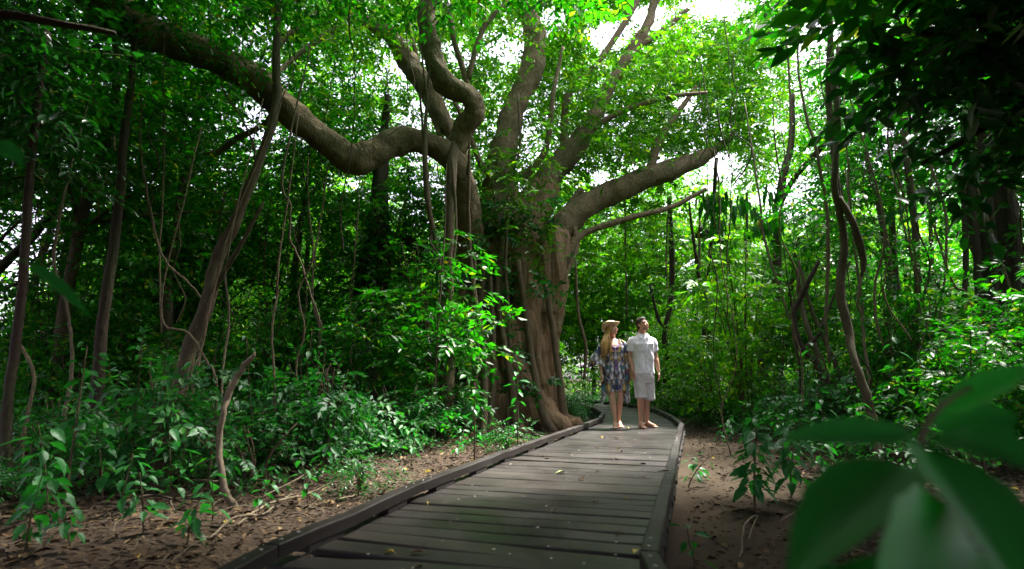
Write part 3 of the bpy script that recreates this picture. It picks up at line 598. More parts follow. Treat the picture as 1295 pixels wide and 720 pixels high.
T('thin_tree', [(988, 470, 11, 6), (998, 430, 11, 8), (1006, 405, 11, 9), (1000, 370, 11.2, 6), (1010, 300, 11.3, 4)][::-1] + [(992, 520, 11, 8)], 'short dark stem behind the zigzag stem', M_DARK, seed=30)
T('slender_tree', [(1148, 60, 8.6, 6), (1146, 160, 8.6, 7), (1152, 230, 8.6, 8), (1160, 300, 8.6, 8), (1162, 380, 8.5, 8), (1160, 450, 8.4, 8), (1166, 560, 8.2, 9)], 'straight thin brown stem in front of the right-hand sky gap', M_BARK, seed=31, crown=[(45, (1080, 1230), (-100, 140), (8, 10))])
T('slender_tree', [(1085, 120, 9.5, 5), (1094, 190, 9.5, 6), (1110, 260, 9.4, 7), (1122, 330, 9.4, 8), (1124, 400, 9.3, 7), (1120, 480, 9.2, 8), (1124, 560, 9, 9)], 'curving thin stem between the twisted trunk and the right-hand sky gap', M_BARK, seed=32, crown=[(70, (1040, 1200), (-60, 200), (9.5, 12))])
T('thick_tree', [(1232, 60, 10.5, 36), (1242, 180, 10.5, 40), (1252, 260, 10.5, 44), (1262, 330, 10.4, 48), (1268, 400, 10.3, 56), (1270, 500, 10, 100)], 'thick dark trunk hung with roots at the far right edge', M_DARK, 18, seed=33, rough=.25, crown=[(150, (1130, 1400), (-160, 240), (9.5, 13))], branches=[[(1230, 230, 10.2, 8), (1236, 300, 10, 8), (1240, 380, 9.9, 9), (1238, 460, 9.8, 10)], [(1272, 220, 10.1, 9), (1282, 300, 10, 9), (1286, 400, 9.8, 10), (1290, 480, 9.6, 10)], [(1252, 250, 10.0, 6), (1258, 340, 9.9, 7), (1256, 430, 9.8, 7)], [(1218, 240, 10.1, 5), (1222, 330, 10, 6), (1216, 420, 9.8, 6)]])
T('crooked_tree', [(846, 250, 16, 5), (850, 330, 16, 7), (848, 385, 15.9, 7), (840, 430, 15.7, 6), (850, 470, 15.6, 7), (862, 512, 15.5, 8), (866, 535, 15.4, 9)], 'crooked dark stem just behind the man', M_DARK, seed=34, branches=[[(842, 420, 15.7, 4), (832, 400, 15.7, 4), (822, 360, 16, 3)]])
T('thin_tree', [(905, 470, 13.5, 4), (899, 500, 13.5, 5), (896, 535, 13.4, 6)], 'short bare stick by the dirt patch right of the man', M_PALE, seed=35)
T('thin_tree', [(906, 200, 15, 5), (900, 300, 15, 5), (893, 380, 15, 5), (890, 460, 14.8, 6), (882, 530, 14.6, 7)], 'thin straight dark stem between the man and the winding trunk', M_DARK, seed=36)
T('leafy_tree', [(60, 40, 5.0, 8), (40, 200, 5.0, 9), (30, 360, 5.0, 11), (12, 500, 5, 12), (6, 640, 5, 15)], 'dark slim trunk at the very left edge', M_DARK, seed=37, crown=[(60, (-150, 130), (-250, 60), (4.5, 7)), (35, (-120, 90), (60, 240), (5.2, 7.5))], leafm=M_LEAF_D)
for i, (fx, fy, hh, crs, lab, lm) in enumerate([(-6.4, 10.4, 5, [(420, (-60, 260), (-160, 330), (8.5, 13))], 'dense tree filling the upper left behind the slim left trunk', M_LEAF), (-5.2, 13.4, 5, [(520, (170, 470), (-120, 360), (11, 16))], 'dense tree behind the big left limb', M_LEAF), (-10.5, 13.0, 5, [(420, (-140, 260), (60, 440), (11, 17))], 'leafy tree deep in the left thicket', M_LEAF),
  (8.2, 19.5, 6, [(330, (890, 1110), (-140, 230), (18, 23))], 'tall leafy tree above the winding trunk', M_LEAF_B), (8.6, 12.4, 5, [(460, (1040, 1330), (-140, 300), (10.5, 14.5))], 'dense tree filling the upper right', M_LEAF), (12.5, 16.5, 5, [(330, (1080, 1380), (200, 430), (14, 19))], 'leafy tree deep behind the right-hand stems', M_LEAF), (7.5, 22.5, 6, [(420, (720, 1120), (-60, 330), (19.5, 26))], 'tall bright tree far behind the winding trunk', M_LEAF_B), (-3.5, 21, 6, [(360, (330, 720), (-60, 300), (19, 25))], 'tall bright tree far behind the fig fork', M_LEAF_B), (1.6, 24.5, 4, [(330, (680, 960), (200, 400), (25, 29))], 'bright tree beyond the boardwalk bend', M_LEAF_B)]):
    T('leafy_tree', [(fx, fy, -.1, .12), (fx + .1, fy, 1.6, .10), (fx - .05, fy + .1, 3.2, .08), (fx + .2, fy + .1, hh + 1.5, .04)], lab, seed=60 + i, base=True, crown=crs, leafm=lm, tri=2, L=.13 if fy < 20 else .19, spread=.6, m=9, drop=False)
# trees out of frame whose boughs hang into the picture at the right and the left
E_ = [(6.2, 4.6, -.1, .17), (6.1, 4.6, 2, .14), (5.8, 4.7, 4, .12), (5.3, 5, 6, .09), (5, 5.2, 8, .05)]
rb = np.random.default_rng(41)
def edge_tree(name, pts, brs, clumps, label, leafm, L, seed, per=6, spread=.4, m=7, wr=.55):
    rng = np.random.default_rng(seed); org = (pts[0][0], pts[0][1], 0); t_ = empty(name, org, label=label, cat='tree')
    MB().tube(pts, 12, 6, .01, .1, rng=rng).build('trunk', M_DARK, t_, org)
    for b in brs: MB().tube(b, 8, 6, .01, .1, rng=rng).build('branch', M_DARK, t_, org)
    A, D = boughs(rng, np.array(clumps), per, spread); tag(link('crown', foliage('crown', rng, A, D, leafm, org, L=L, m=m, tl=.45, wr=wr), t_), kind='stuff')
def blobs(rng, n, c, r):
    q = rng.normal(0, 1, (n, 3)); q /= np.linalg.norm(q, axis=1)[:, None]; return np.array(c) + q * (rng.random((n, 1)) ** .4) * np.array(r)
cl = np.vstack([vol_px(rb, 32, (1130, 1340), (-120, 130), (3.8, 5.6)), vol_px(rb, 14, (1200, 1340), (110, 230), (4.2, 5.8)), blobs(rb, 40, (5.8, 4.5, 6.8), (2.2, 2.2, 1.3))])
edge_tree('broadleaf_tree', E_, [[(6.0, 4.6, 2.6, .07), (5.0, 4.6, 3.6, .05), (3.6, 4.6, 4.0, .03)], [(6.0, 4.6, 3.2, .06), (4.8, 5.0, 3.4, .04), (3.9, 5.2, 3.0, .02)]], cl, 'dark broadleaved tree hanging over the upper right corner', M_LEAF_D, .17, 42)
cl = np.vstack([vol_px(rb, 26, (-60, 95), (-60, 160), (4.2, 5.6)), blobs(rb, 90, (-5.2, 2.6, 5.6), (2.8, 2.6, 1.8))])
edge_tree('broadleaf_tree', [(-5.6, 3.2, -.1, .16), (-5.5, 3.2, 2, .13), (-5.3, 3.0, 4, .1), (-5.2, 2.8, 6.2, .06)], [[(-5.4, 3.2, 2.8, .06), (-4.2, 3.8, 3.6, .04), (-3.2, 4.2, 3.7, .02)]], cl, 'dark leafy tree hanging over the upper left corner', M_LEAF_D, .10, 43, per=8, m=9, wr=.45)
# large drooping leaves above the winding trunk
DO = (4.6, 13.6, 0); dr = empty('drooping_tree', DO, label='tree with long drooping dark leaves hanging left of the winding trunk', cat='tree')
MB().tube([(4.6, 13.6, -.1, .07), (4.7, 13.6, 2, .06), (4.5, 13.5, 3.6, .045), (4.3, 13.3, 5.2, .025)], 8, 5, .01).build('trunk', M_BARK, dr, DO)
rngD = np.random.default_rng(44); cs = vol_px(rngD, 34, (885, 985), (235, 300), (11.6, 13)); 
n = len(cs); A = np.repeat(cs, 12, 0) + rngD.normal(0, .08, (n * 12, 3)); ang = rngD.uniform(0, 6.28, n * 12); Td = np.stack([np.cos(ang) * .45, np.sin(ang) * .45, np.full(n * 12, -1.)], 1); Nn = np.stack([np.cos(ang), np.sin(ang), np.full(n * 12, .4)], 1)
Vv, Ff = leaves(A, Td, Nn, rngD.uniform(.2, .36, n * 12), rngD.uniform(.07, .11, n * 12)); V2, F2 = twigs_mesh(np.repeat([[4.4, 13.3, 4.3]], n, 0), cs, .012)
tag(link('crown', mesh_np('crown', np.vstack([Vv, V2]) - np.array(DO), np.vstack([Ff, F2 + len(Vv)]), [M_LEAF, M_TWIG], True, [0] * len(Ff) + [1] * len(F2)), dr), kind='stuff')

# ------------------------------------------------------------------ background wood: repeated trees and bushes, each its own object
def proto_tree(seed, H=8, R=2.2, low=.35, n=95, leafm=M_LEAF_B, L=.13, wr=.5, per=7):
    rng = np.random.default_rng(seed); C = blobs(rng, n, (0, 0, H * (1 + low) / 2), (R, R, H * (1 - low) / 2))
    A, D = boughs(rng, C, per, .55); cm = foliage('crown', rng, A, D, leafm, L=L, filt=False, m=8, tri=2, tl=.5, wr=wr)
    mb = MB(); top = H * .9; mb.tube([(0, 0, -.15, .09), (rng.normal(0, .1), rng.normal(0, .1), H * .3, .07), (rng.normal(0, .3), rng.normal(0, .3), H * .6, .05), (rng.normal(0, .4), rng.normal(0, .4), top, .02)], 8, 5, .02, .1, rng=rng)
    for i in range(7):
        z = H * rng.uniform(.3, .8); a = rng.uniform(0, 6.3); q = R * rng.uniform(.5, .9); mb.tube([(0, 0, z, .03), (math.cos(a) * q * .5, math.sin(a) * q * .5, z + .5, .02), (math.cos(a) * q, math.sin(a) * q, z + .7, .008)], 5, 3, .01, rng=rng)
    return mb.mesh('trunk', M_BARK), cm
def proto_bush(seed, H=2.2, R=1.1, n=46, leafm=M_LEAF_B, L=.11, per=6, stems=7, wr=.45):
    rng = np.random.default_rng(seed); C = blobs(rng, n, (0, 0, H * .55), (R, R, H * .45)); C[:, 2] = np.maximum(C[:, 2], .12)
    A, D = boughs(rng, C, per, .34); cm = foliage('foliage', rng, A, D, leafm, L=L, filt=False, m=8, tri=2, tl=.34, wr=wr)
    mb = MB()
    for i in range(stems):
        a = rng.uniform(0, 6.3); q = R * rng.uniform(.2, .7); mb.tube([(.08 * math.cos(a), .08 * math.sin(a), -.1, .018), (q * .3 * math.cos(a), q * .3 * math.sin(a), H * .4, .014), (q * math.cos(a), q * math.sin(a), H * .9, .005)], 5, 4, .008, rng=rng)
    return mb.mesh('stems', M_TWIG), cm
PT = [proto_tree(60, 9, 2.4), proto_tree(61, 7.5, 2.0, .25), proto_tree(62, 10, 2.8, .4), proto_tree(63, 6, 1.8, .2, 75)]
PTF = [proto_tree(64, 10, 2.8, .12, 170, L=.2), proto_tree(65, 9, 2.4, .15, 150, L=.18), proto_tree(66, 12, 3.2, .2, 190, L=.22)]
PTS = [proto_tree(67, 8.5, 2.9, .42, 170, L=.2, leafm=M_LEAF), proto_tree(68, 8, 2.7, .38, 170, L=.19, leafm=M_LEAF), proto_tree(69, 9, 3.0, .4, 180, L=.2, leafm=M_LEAF)]
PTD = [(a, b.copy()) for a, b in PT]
for a, b in PTD: b.materials[0] = M_LEAF  # the same trees in a darker leaf colour for the dim wood
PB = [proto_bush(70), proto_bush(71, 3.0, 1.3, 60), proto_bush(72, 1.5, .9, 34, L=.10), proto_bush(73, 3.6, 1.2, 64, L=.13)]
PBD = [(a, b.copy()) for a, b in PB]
for a, b in PBD: b.materials[0] = M_LEAF  # the same bushes in a darker leaf colour for the shaded thickets
PH = [proto_bush(74, .75, .55, 20, M_HERB, .07, 6, 5, .5), proto_bush(75, .5, .5, 14, M_HERB, .06, 6, 4, .55), proto_bush(76, 1.1, .6, 22, M_HERB, .085, 6, 5, .5)]
rngP = np.random.default_rng(77)
def clear(x, y, r):
    l, rr = road_x(y); 
    if y < 23 and l - r < x < rr + r: return False
    if (x - .05) ** 2 + ((y - 11.4)) ** 2 < (1.2 + r) ** 2: return False
    if y < 10 and rr < x < rr + 1.1 + r * .6: return False     # the bare earth
    u, v, d = proj(np.array([[x, y, 1.2]]))
    if y < 9.8 and 722 - r * 80 < u[0] < 866 + r * 80: return False
    return True
def zone(x, y, kind):
    u = float(proj(np.array([[x, y, .6]]))[0][0]); dep = 'close by' if y < 7.5 else 'in the middle distance' if y < 12.5 else 'further back' if y < 20 else 'far back in the wood'
    for lim, nm in ((110, 'at the left edge'), (215, 'by the slim left trunk'), (310, 'round the leaning trunk'), (430, 'right of the leaning trunk'), (560, 'by the dark old trunk'), (715, 'behind the fig trunk' if y > 12 else 'at the foot of the fig'), (775, 'left of the couple'), (850, 'behind the couple'), (960, 'between the man and the winding trunk'), (1060, 'right of the winding trunk'), (1150, 'behind the twisted trunk'), (1300, 'before the thick right-hand trunk' if y < 12 else 'behind the thick right-hand trunk')):
        if u < lim: return nm + ', ' + dep, nm + ' ' + dep
    return 'beyond the right edge, ' + dep, 'beyond the right edge ' + dep
def plant(kind, protos, n, xr, yr, r, label, group, cat, part='foliage', stem='stems', smin=.8, smax=1.25, gapz=None, dens=None, sep=.5):
    placed = []; tries = 0
    while len(placed) < n and tries < n * 60:
        tries += 1; y = rngP.uniform(*yr); x = rngP.uniform(*xr) * (y / yr[1] if xr[0] < -14 else 1); s = rngP.uniform(smin, smax)
        if not clear(x, y, r * s): continue
        if dens and not dens(x, y): continue
        if any((x - a) ** 2 + (y - b) ** 2 < (sep) ** 2 for a, b in placed): continue
        if gapz:
            u, v, d = proj(np.array([[x, y, gapz * s]])); bad = False
            for gx, gy, rx, ry in GAPS[:14]:
                if abs(u[0] - gx) < rx + 60 * 10 / y and v[0] < gy + ry * .8: bad = bad or rngP.random() < .8
            if bad: continue
        placed.append((x, y)); a, b = protos[rngP.integers(len(protos))]; loc = (x, y, float(gz(x, y)))
        zl, zg = zone(x, y, kind); o = empty(kind, loc, rngP.uniform(0, 6.28), label=label.split(' in the ')[0].split(' on the ')[0].split(' beside ')[0].split(' among ')[0].split(' beyond ')[0].split(' far back')[0] + ' ' + zl, cat=cat, group=group + ' ' + zg); o.scale = (s, s, s * rngP.uniform(.85, 1.15))
        link(stem, a, o); tag(link(part, b, o), kind='stuff')
    return placed
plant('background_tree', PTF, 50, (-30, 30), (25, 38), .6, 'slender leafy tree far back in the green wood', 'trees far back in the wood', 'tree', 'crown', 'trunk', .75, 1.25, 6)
plant('background_tree', PT, 4, (10, 16), (16, 22), .6, 'bright leafy tree beyond the dirt patch, right of the couple', 'bright trees right of the couple', 'tree', 'crown', 'trunk', .55, .8, 5, sep=1.6)
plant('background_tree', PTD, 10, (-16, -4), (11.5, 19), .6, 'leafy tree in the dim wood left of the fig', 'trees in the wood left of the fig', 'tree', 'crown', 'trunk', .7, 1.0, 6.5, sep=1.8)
plant('bright_bush', PB, 80, (-22, 24), (16, 27), .7, 'sunlit green bush in the thicket beyond the boardwalk bend', 'sunlit bushes beyond the bend', 'bush', sep=1.1, smin=.9, smax=1.7)
plant('bright_bush', PB, 26, (3.6, 13), (10.5, 17.5), .7, 'green bush in the thicket right of the path', 'bushes right of the path', 'bush', smin=.7, smax=1.15, sep=.9)
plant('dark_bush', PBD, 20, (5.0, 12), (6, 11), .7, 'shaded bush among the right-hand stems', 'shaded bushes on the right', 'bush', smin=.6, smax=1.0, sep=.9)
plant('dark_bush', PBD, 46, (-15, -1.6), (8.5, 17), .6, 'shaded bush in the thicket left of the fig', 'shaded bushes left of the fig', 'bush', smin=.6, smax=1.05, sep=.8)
plant('low_herb', PH, 60, (-8, -1), (5.2, 11.5), .35, 'low leafy herb on the litter left of the boardwalk', 'low herbs left of the boardwalk', 'plant', smin=.5, smax=1.15, sep=.35, dens=lambda x, y: x < road_x(y)[0] - .8 and rngP.random() < np.clip((road_x(y)[0] - x) / 2.6, .06, 1))
plant('low_herb', PH, 34, (3.4, 9), (6, 13), .35, 'low broad herb', 'low herbs right of the path', 'plant', smin=.5, smax=1.1, sep=.35)
plant('low_herb', PH, 44, (-1, 8), (11.6, 22), .3, 'small leafy herb', 'low herbs by the far bend', 'plant', smin=.45, smax=.9, sep=.4)
plant('low_herb', PH, 16, (-6, 0), (3.2, 10), .2, 'tiny leafy herb', 'tiny herbs on the litter', 'plant', smin=.32, smax=.6, sep=.3, dens=lambda x, y: x < road_x(y)[0] - .7)

# mostly unseen trees added over and behind the viewer to shade the near ground
rc = np.random.default_rng(90)
for i, (x, y, s) in enumerate([(-7, 6.6, .9), (-9, 9.5, 1), (-8.5, 3, 1.1), (-4.5, -1.5, 1.1), (0, -3.5, 1.2), (4.5, -1, 1.1), (8.2, 2, 1.1), (9.6, 4.9, 1), (11.5, 9.5, 1), (-12, 6, 1.1), (-3.4, -6, 1.2), (3.2, -6.5, 1.2), (-11, 13, 1), (-6.0, 1.8, .95), (-2.6, .6, 1.15), (2.4, .2, 1.15), (5.2, 3.0, 1.0), (-7.2, 9.2, 1), (8.6, .6, .95), (0.2, -.9, 1.1), (-5.6, .9, 1.1), (6.0, .4, 1.1), (10.8, 8.8, 1), (13, 11.5, 1.1), (-1.5, -2.4, 1.1), (2.2, -3.0, 1.1), (-3.2, -3.4, 1.1), (4.6, 2.2, .9), (-.4, -5, 1.1), (-7.5, 5.2, 1), (7.4, 4.6, .9), (7.6, -5, 1.2), (-8, -5, 1.2), (12.5, 5, 1.2)]):
    a, b = (PTS if y < 4.3 else PTD)[i % 3]; o = empty('added_shade_tree', (x, y, 0), i * 1.7, label='tall tree added to shade the near end of the boardwalk', cat='tree', group='added shade trees around the near end'); o.scale = (s * 1.25, s * 1.25, s)
    link('trunk', a, o); tag(link('crown', b, o), kind='stuff')
# the far wood closes the view
rngW = np.random.default_rng(91); n = 1500; a_ = rngW.uniform(-1.25, 1.25, n); r_ = rngW.uniform(34, 46, n); zz = rngW.random(n) ** 1.3 * (6.2 + 2.2 * np.sin(a_ * 9) + 1.5 * np.sin(a_ * 23))
C = np.stack([np.sin(a_) * r_, np.cos(a_) * r_, np.maximum(zz * 1.5, .2)], 1); A, D = boughs(rngW, C, 5, 1.3)
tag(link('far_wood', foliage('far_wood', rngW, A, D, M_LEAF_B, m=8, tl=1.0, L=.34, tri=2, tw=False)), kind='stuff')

# ------------------------------------------------------------------ vines
VN = [([(352, 0, 8.0, 5), (349, 60, 8.0, 5), (347, 100, 8.0, 6), (340, 150, 8.2, 4), (330, 190, 8.3, 4)], 'vine looped tightly down across the big left limb'),
 ([(180, 120, 7.4, 3), (178, 180, 7.4, 4), (186, 240, 7.3, 4), (197, 300, 7.2, 4), (212, 335, 7.2, 4), (240, 360, 7.1, 3), (272, 400, 7, 3)], 'vine swinging down to the right beside the slim left trunk'),
 ([(208, 30, 7.4, 2), (205, 120, 7.4, 3), (204, 240, 7.3, 3), (202, 340, 7.2, 3), (206, 420, 7.1, 3)], 'straight thin vine hanging from the big limb at the left'),
 ([(278, 75, 7.9, 3), (283, 115, 7.9, 3), (300, 140, 8, 3), (318, 175, 8, 4), (322, 200, 8, 3)], 'thin looping vine below the bend of the big left limb'),
 ([(560, 0, 9.2, 2), (532, 30, 9.2, 3), (533, 80, 9.1, 3), (541, 140, 9.1, 3)], 'thin vine dangling beside the curving middle limb'),
 ([(352, 335, 6.3, 4), (350, 370, 6.3, 4), (345, 420, 6.2, 4), (348, 520, 6.1, 4)], 'thin vine right of the leaning trunk'),
 ([(358, 220, 7, 4), (368, 260, 7, 4), (367, 300, 7, 4), (382, 330, 7, 3), (412, 420, 7, 3)], 'kinked vine in the thicket left of the dark old trunk'),
 ([(205, 385, 5.6, 3), (240, 425, 5.5, 4), (262, 460, 5.5, 4), (276, 492, 5.4, 4)], 'thin vine sagging from left towards the bare stick'),
 ([(290, 290, 6, 3), (272, 360, 6, 5), (258, 420, 5.9, 5), (243, 490, 5.8, 6), (232, 565, 5.7, 7)], 'pale vine rising just right of the leaning trunk'),
 ([(287, 320, 6.2, 3), (288, 400, 6.2, 4), (280, 470, 6.1, 4), (278, 520, 6, 4)], 'thin vertical vine above the bare stick'),
 ([(395, 360, 8.5, 4), (405, 420, 8.5, 4), (402, 500, 8.4, 4), (410, 545, 8.3, 5)], 'thin stem left of the dark old trunk'),
 ([(1012, 0, 8.2, 4), (1010, 80, 8.2, 4), (1022, 150, 8.1, 5), (1036, 200, 8, 5), (1045, 260, 8, 6), (1048, 330, 7.9, 6), (1046, 400, 7.8, 5), (1052, 460, 7.8, 5)], 'pale vine hanging just left of the twisted trunk'),
 ([(990, 20, 9.2, 4), (998, 90, 9.2, 4), (1000, 160, 9.2, 4), (994, 220, 9.2, 3)], 'dark vine above the winding trunk'),
 ([(1078, 280, 7.4, 3), (1088, 330, 7.4, 4), (1084, 380, 7.3, 4), (1090, 400, 7.3, 3)], 'short wavy pale vine right of the twisted trunk'),
 ([(1111, 250, 7.7, 3), (1118, 310, 7.6, 4), (1108, 350, 7.6, 4), (1106, 400, 7.5, 4), (1116, 440, 7.4, 3)], 'wavy pale vine hanging behind the big blurred leaves'),
 ([(1088, 375, 8, 5), (1092, 430, 7.8, 5), (1096, 475, 7.6, 6), (1094, 530, 7.4, 6)], 'pale upright vine right of the twisted trunk base'),
 ([(1200, 345, 8, 4), (1220, 370, 7.9, 5), (1232, 395, 7.8, 5), (1252, 420, 7.8, 4)], 'pale vine slanting down right before the thick trunk'),
 ([(1165, 380, 7.8, 4), (1180, 410, 7.8, 5), (1200, 425, 7.8, 5), (1210, 460, 7.6, 5)], 'pale hooked vine left of the thick trunk'),
 ([(1278, 370, 7.4, 4), (1270, 400, 7.4, 5), (1276, 430, 7.3, 4)], 'short pale vine at the right edge'),
 ([(790, 250, 14, 3), (792, 320, 14, 3), (794, 400, 14, 3)], 'thin vine hanging above the couple'),
 ([(845, 260, 13.5, 3), (843, 330, 13.5, 3), (846, 390, 13.5, 3)], 'thin vine hanging above the man, right of him'),
 ([(962, 250, 10, 4), (968, 300, 10, 4), (1000, 400, 9.8, 4), (1015, 470, 9.6, 4)], 'thin slanting vine right of the winding trunk'),
 ([(1190, 250, 8.8, 4), (1196, 330, 8.7, 4), (1188, 420, 8.6, 5), (1192, 520, 8.4, 5)], 'thin brown vine right of the sky gap'),
 ([(455, 440, 9.5, 3), (452, 500, 9.4, 4), (448, 560, 9.2, 4)], 'thin stem in front of the dark old trunk'),
 ([(70, 300, 6, 5), (84, 380, 6, 5), (92, 450, 6, 6), (78, 560, 5.9, 7)], 'dim stem near the left edge'),
 ([(20, 420, 5.4, 5), (48, 470, 5.4, 6), (40, 540, 5.3, 6), (30, 610, 5.2, 7)], 'dim stem rising from low leaves at the left edge')]
for i, (L, lab) in enumerate(VN):
    rv = np.random.default_rng(100 + i); pts = [(a_1, b_1, c_1, d_1 * .72) for a_1, b_1, c_1, d_1 in limb_pts(L)]; org = tuple(pts[-1][:2]) + (0,) if pts[-1][2] < 1.2 else tuple(pts[0][:3])
    if pts[-1][2] < .9: pts.append((pts[-1][0], pts[-1][1], float(gz(pts[-1][0], pts[-1][1])) - .05, pts[-1][3]))
    if pts[0][2] > 1.6 and pts[0][2] < 4.6: pts = [(pts[0][0] + rv.normal(0, .15), pts[0][1] + .3, pts[0][2] + 2.0, pts[0][3] * .6)] + pts
    tag(MB().tube(pts, 7, 7, .007, .1, rng=rv).build('hanging_vine', M_VINE if i % 3 else M_PALE), label=lab, cat='vine')
# many thin strands nobody could name one by one from the photograph, still each an object
rv = np.random.default_rng(140)
for i in range(70):
    left = i % 5 < 2; u = rv.uniform(60, 560) if left else rv.uniform(880, 1290); Yv = rv.uniform(6.5, 13); P0 = at(u, rv.uniform(-60, 240), Yv); ln = rv.uniform(1.2, 4.6); z1 = P0.z - ln
    if z1 < .3: z1 = -.05
    pts = []; x, y = P0.x, P0.y; amp = rv.uniform(.02, .09); ph = rv.uniform(0, 6)
    for q in np.linspace(0, 1, 8): pts.append((x + amp * math.sin(q * 7 + ph) + q * rv.normal(0, .12), y + amp * math.cos(q * 5 + ph), P0.z + (z1 - P0.z) * q, rv.uniform(.005, .012)))
    tag(MB().tube(pts, 5, 4, .008, 0, cap=False, rng=rv).build('thin_vine', M_VINE if i % 2 else M_DARK), label='thin vine strand hanging in the left thicket' if left else 'thin vine strand hanging among the right-hand stems', cat='vine', group='thin vines in the left thicket' if left else 'thin vines among the right-hand stems')
for i in range(60):     # saplings
    u = rv.uniform(20, 560) if i % 2 else rv.uniform(870, 1290); Yv = rv.uniform(8, 17); P0 = at(u, 500, Yv); x, y = P0.x, P0.y
    if not clear(x, y, .2): continue
    h = rv.uniform(1.5, 4.5); lx, ly = rv.normal(0, .35, 2); pts = [(x, y, -.05, rv.uniform(.012, .03)), (x + lx * .3 + rv.normal(0, .06), y + ly * .3, h * .35, .014), (x + lx * .7 + rv.normal(0, .08), y + ly * .7, h * .7, .011), (x + lx, y + ly, h, .005)]
    o = MB().tube(pts, 6, 5, .008, 0, rng=rv).build('bare_sapling', M_BARK if i % 3 else M_DARK); tag(o, label='thin bare sapling in the left thicket' if i % 2 else 'thin bare sapling in the right thicket', cat='sapling', group='bare sapling stems left' if i % 2 else 'bare sapling stems right')
# ------------------------------------------------------------------ young plants near the viewer, leaf by leaf
def leaf_proto(name, L, Wd, material, droop=.25, fold=.14, lobes=0.0, nL=9):
    V = []; F = []
    for i in range(nL):
        s = i / (nL - 1); wv = Wd * .56 * (max(0, math.sin(math.pi * min(1, s * .96 + .03) ** .72)) ** .95) * (1 if s < .96 else .5) * (1 + .05 * math.sin(i * 2.1)); z = -droop * L * s * s
        for q in (-1, -.5, 0, .5, 1): V.append((s * L, q * wv, z + abs(q) * wv * fold * 2 + (.02 * L * math.sin(s * 30) * abs(q)) * (L < .16)))
    for i in range(nL - 1):
        for j in range(4): F.append((i * 5 + j, (i + 1) * 5 + j, (i + 1) * 5 + j + 1, i * 5 + j + 1))
    V = np.array(V, float); n = len(V); st = [(-.4 * L, .0015, -.01), (-.4 * L, -.0015, -.01), (0, -.0015, 0), (0, .0015, 0)]
    V = np.vstack([V, st]); F.append((n, n + 1, n + 2, n + 3)); return mesh_np(name, V, np.array(F), material)
LP = [leaf_proto('leaf', .12, .055, M_HERB), leaf_proto('leaf', .10, .05, M_HERB, .35), leaf_proto('leaf', .14, .06, M_HERB, .15)]
def near_plant(x, y, H, nl, label, seed, group=None, S=1.0, lean=.1, name='young_plant', z0=None, stem_r=.006, leafs=None):
    rng = np.random.default_rng(seed); z = float(gz(x, y)) if z0 is None else z0; o = empty(name, (x, y, z), label=label, cat='plant', group=group)
    lx, ly = rng.normal(0, lean, 2); pts = [(0, 0, -.03, stem_r), (lx * .3, ly * .3, H * .4, stem_r * .8), (lx, ly, H, stem_r * .4)]; C = crom(np.array(pts), 6)
    MB().tube(pts, 6, 5, .002, rng=rng).build('stem', M_TWIG, o)
    for i in range(nl):
        f = .3 + .7 * ((i + .5) / nl); k = f * (len(C) - 1); k0 = int(k); q = C[k0] + (C[min(k0 + 1, len(C) - 1)] - C[k0]) * (k - k0)
        a = i * 2.4 + rng.normal(0, .3); e = rng.uniform(.1, .7) if f < .9 else rng.uniform(.5, 1.1); s = S * rng.uniform(.7, 1.15) * (1 if f < .9 else .8)
        d = Vector((math.cos(a) * math.cos(e), math.sin(a) * math.cos(e), math.sin(e))); off = Vector(q[:3]) + d * (.03 + .05 * rng.random()) * S
        lo = link('leaf', (leafs or LP)[rng.integers(3 if leafs is None else len(leafs))], o); lo.matrix_local = Matrix.Translation(off) @ Matrix.Rotation(a, 4, 'Z') @ Matrix.Rotation(rng.uniform(.15, 1.0) - e * .4, 4, 'Y') @ Matrix.Rotation(rng.normal(0, .3), 4, 'X') @ Matrix.Scale(s, 4)
    return o
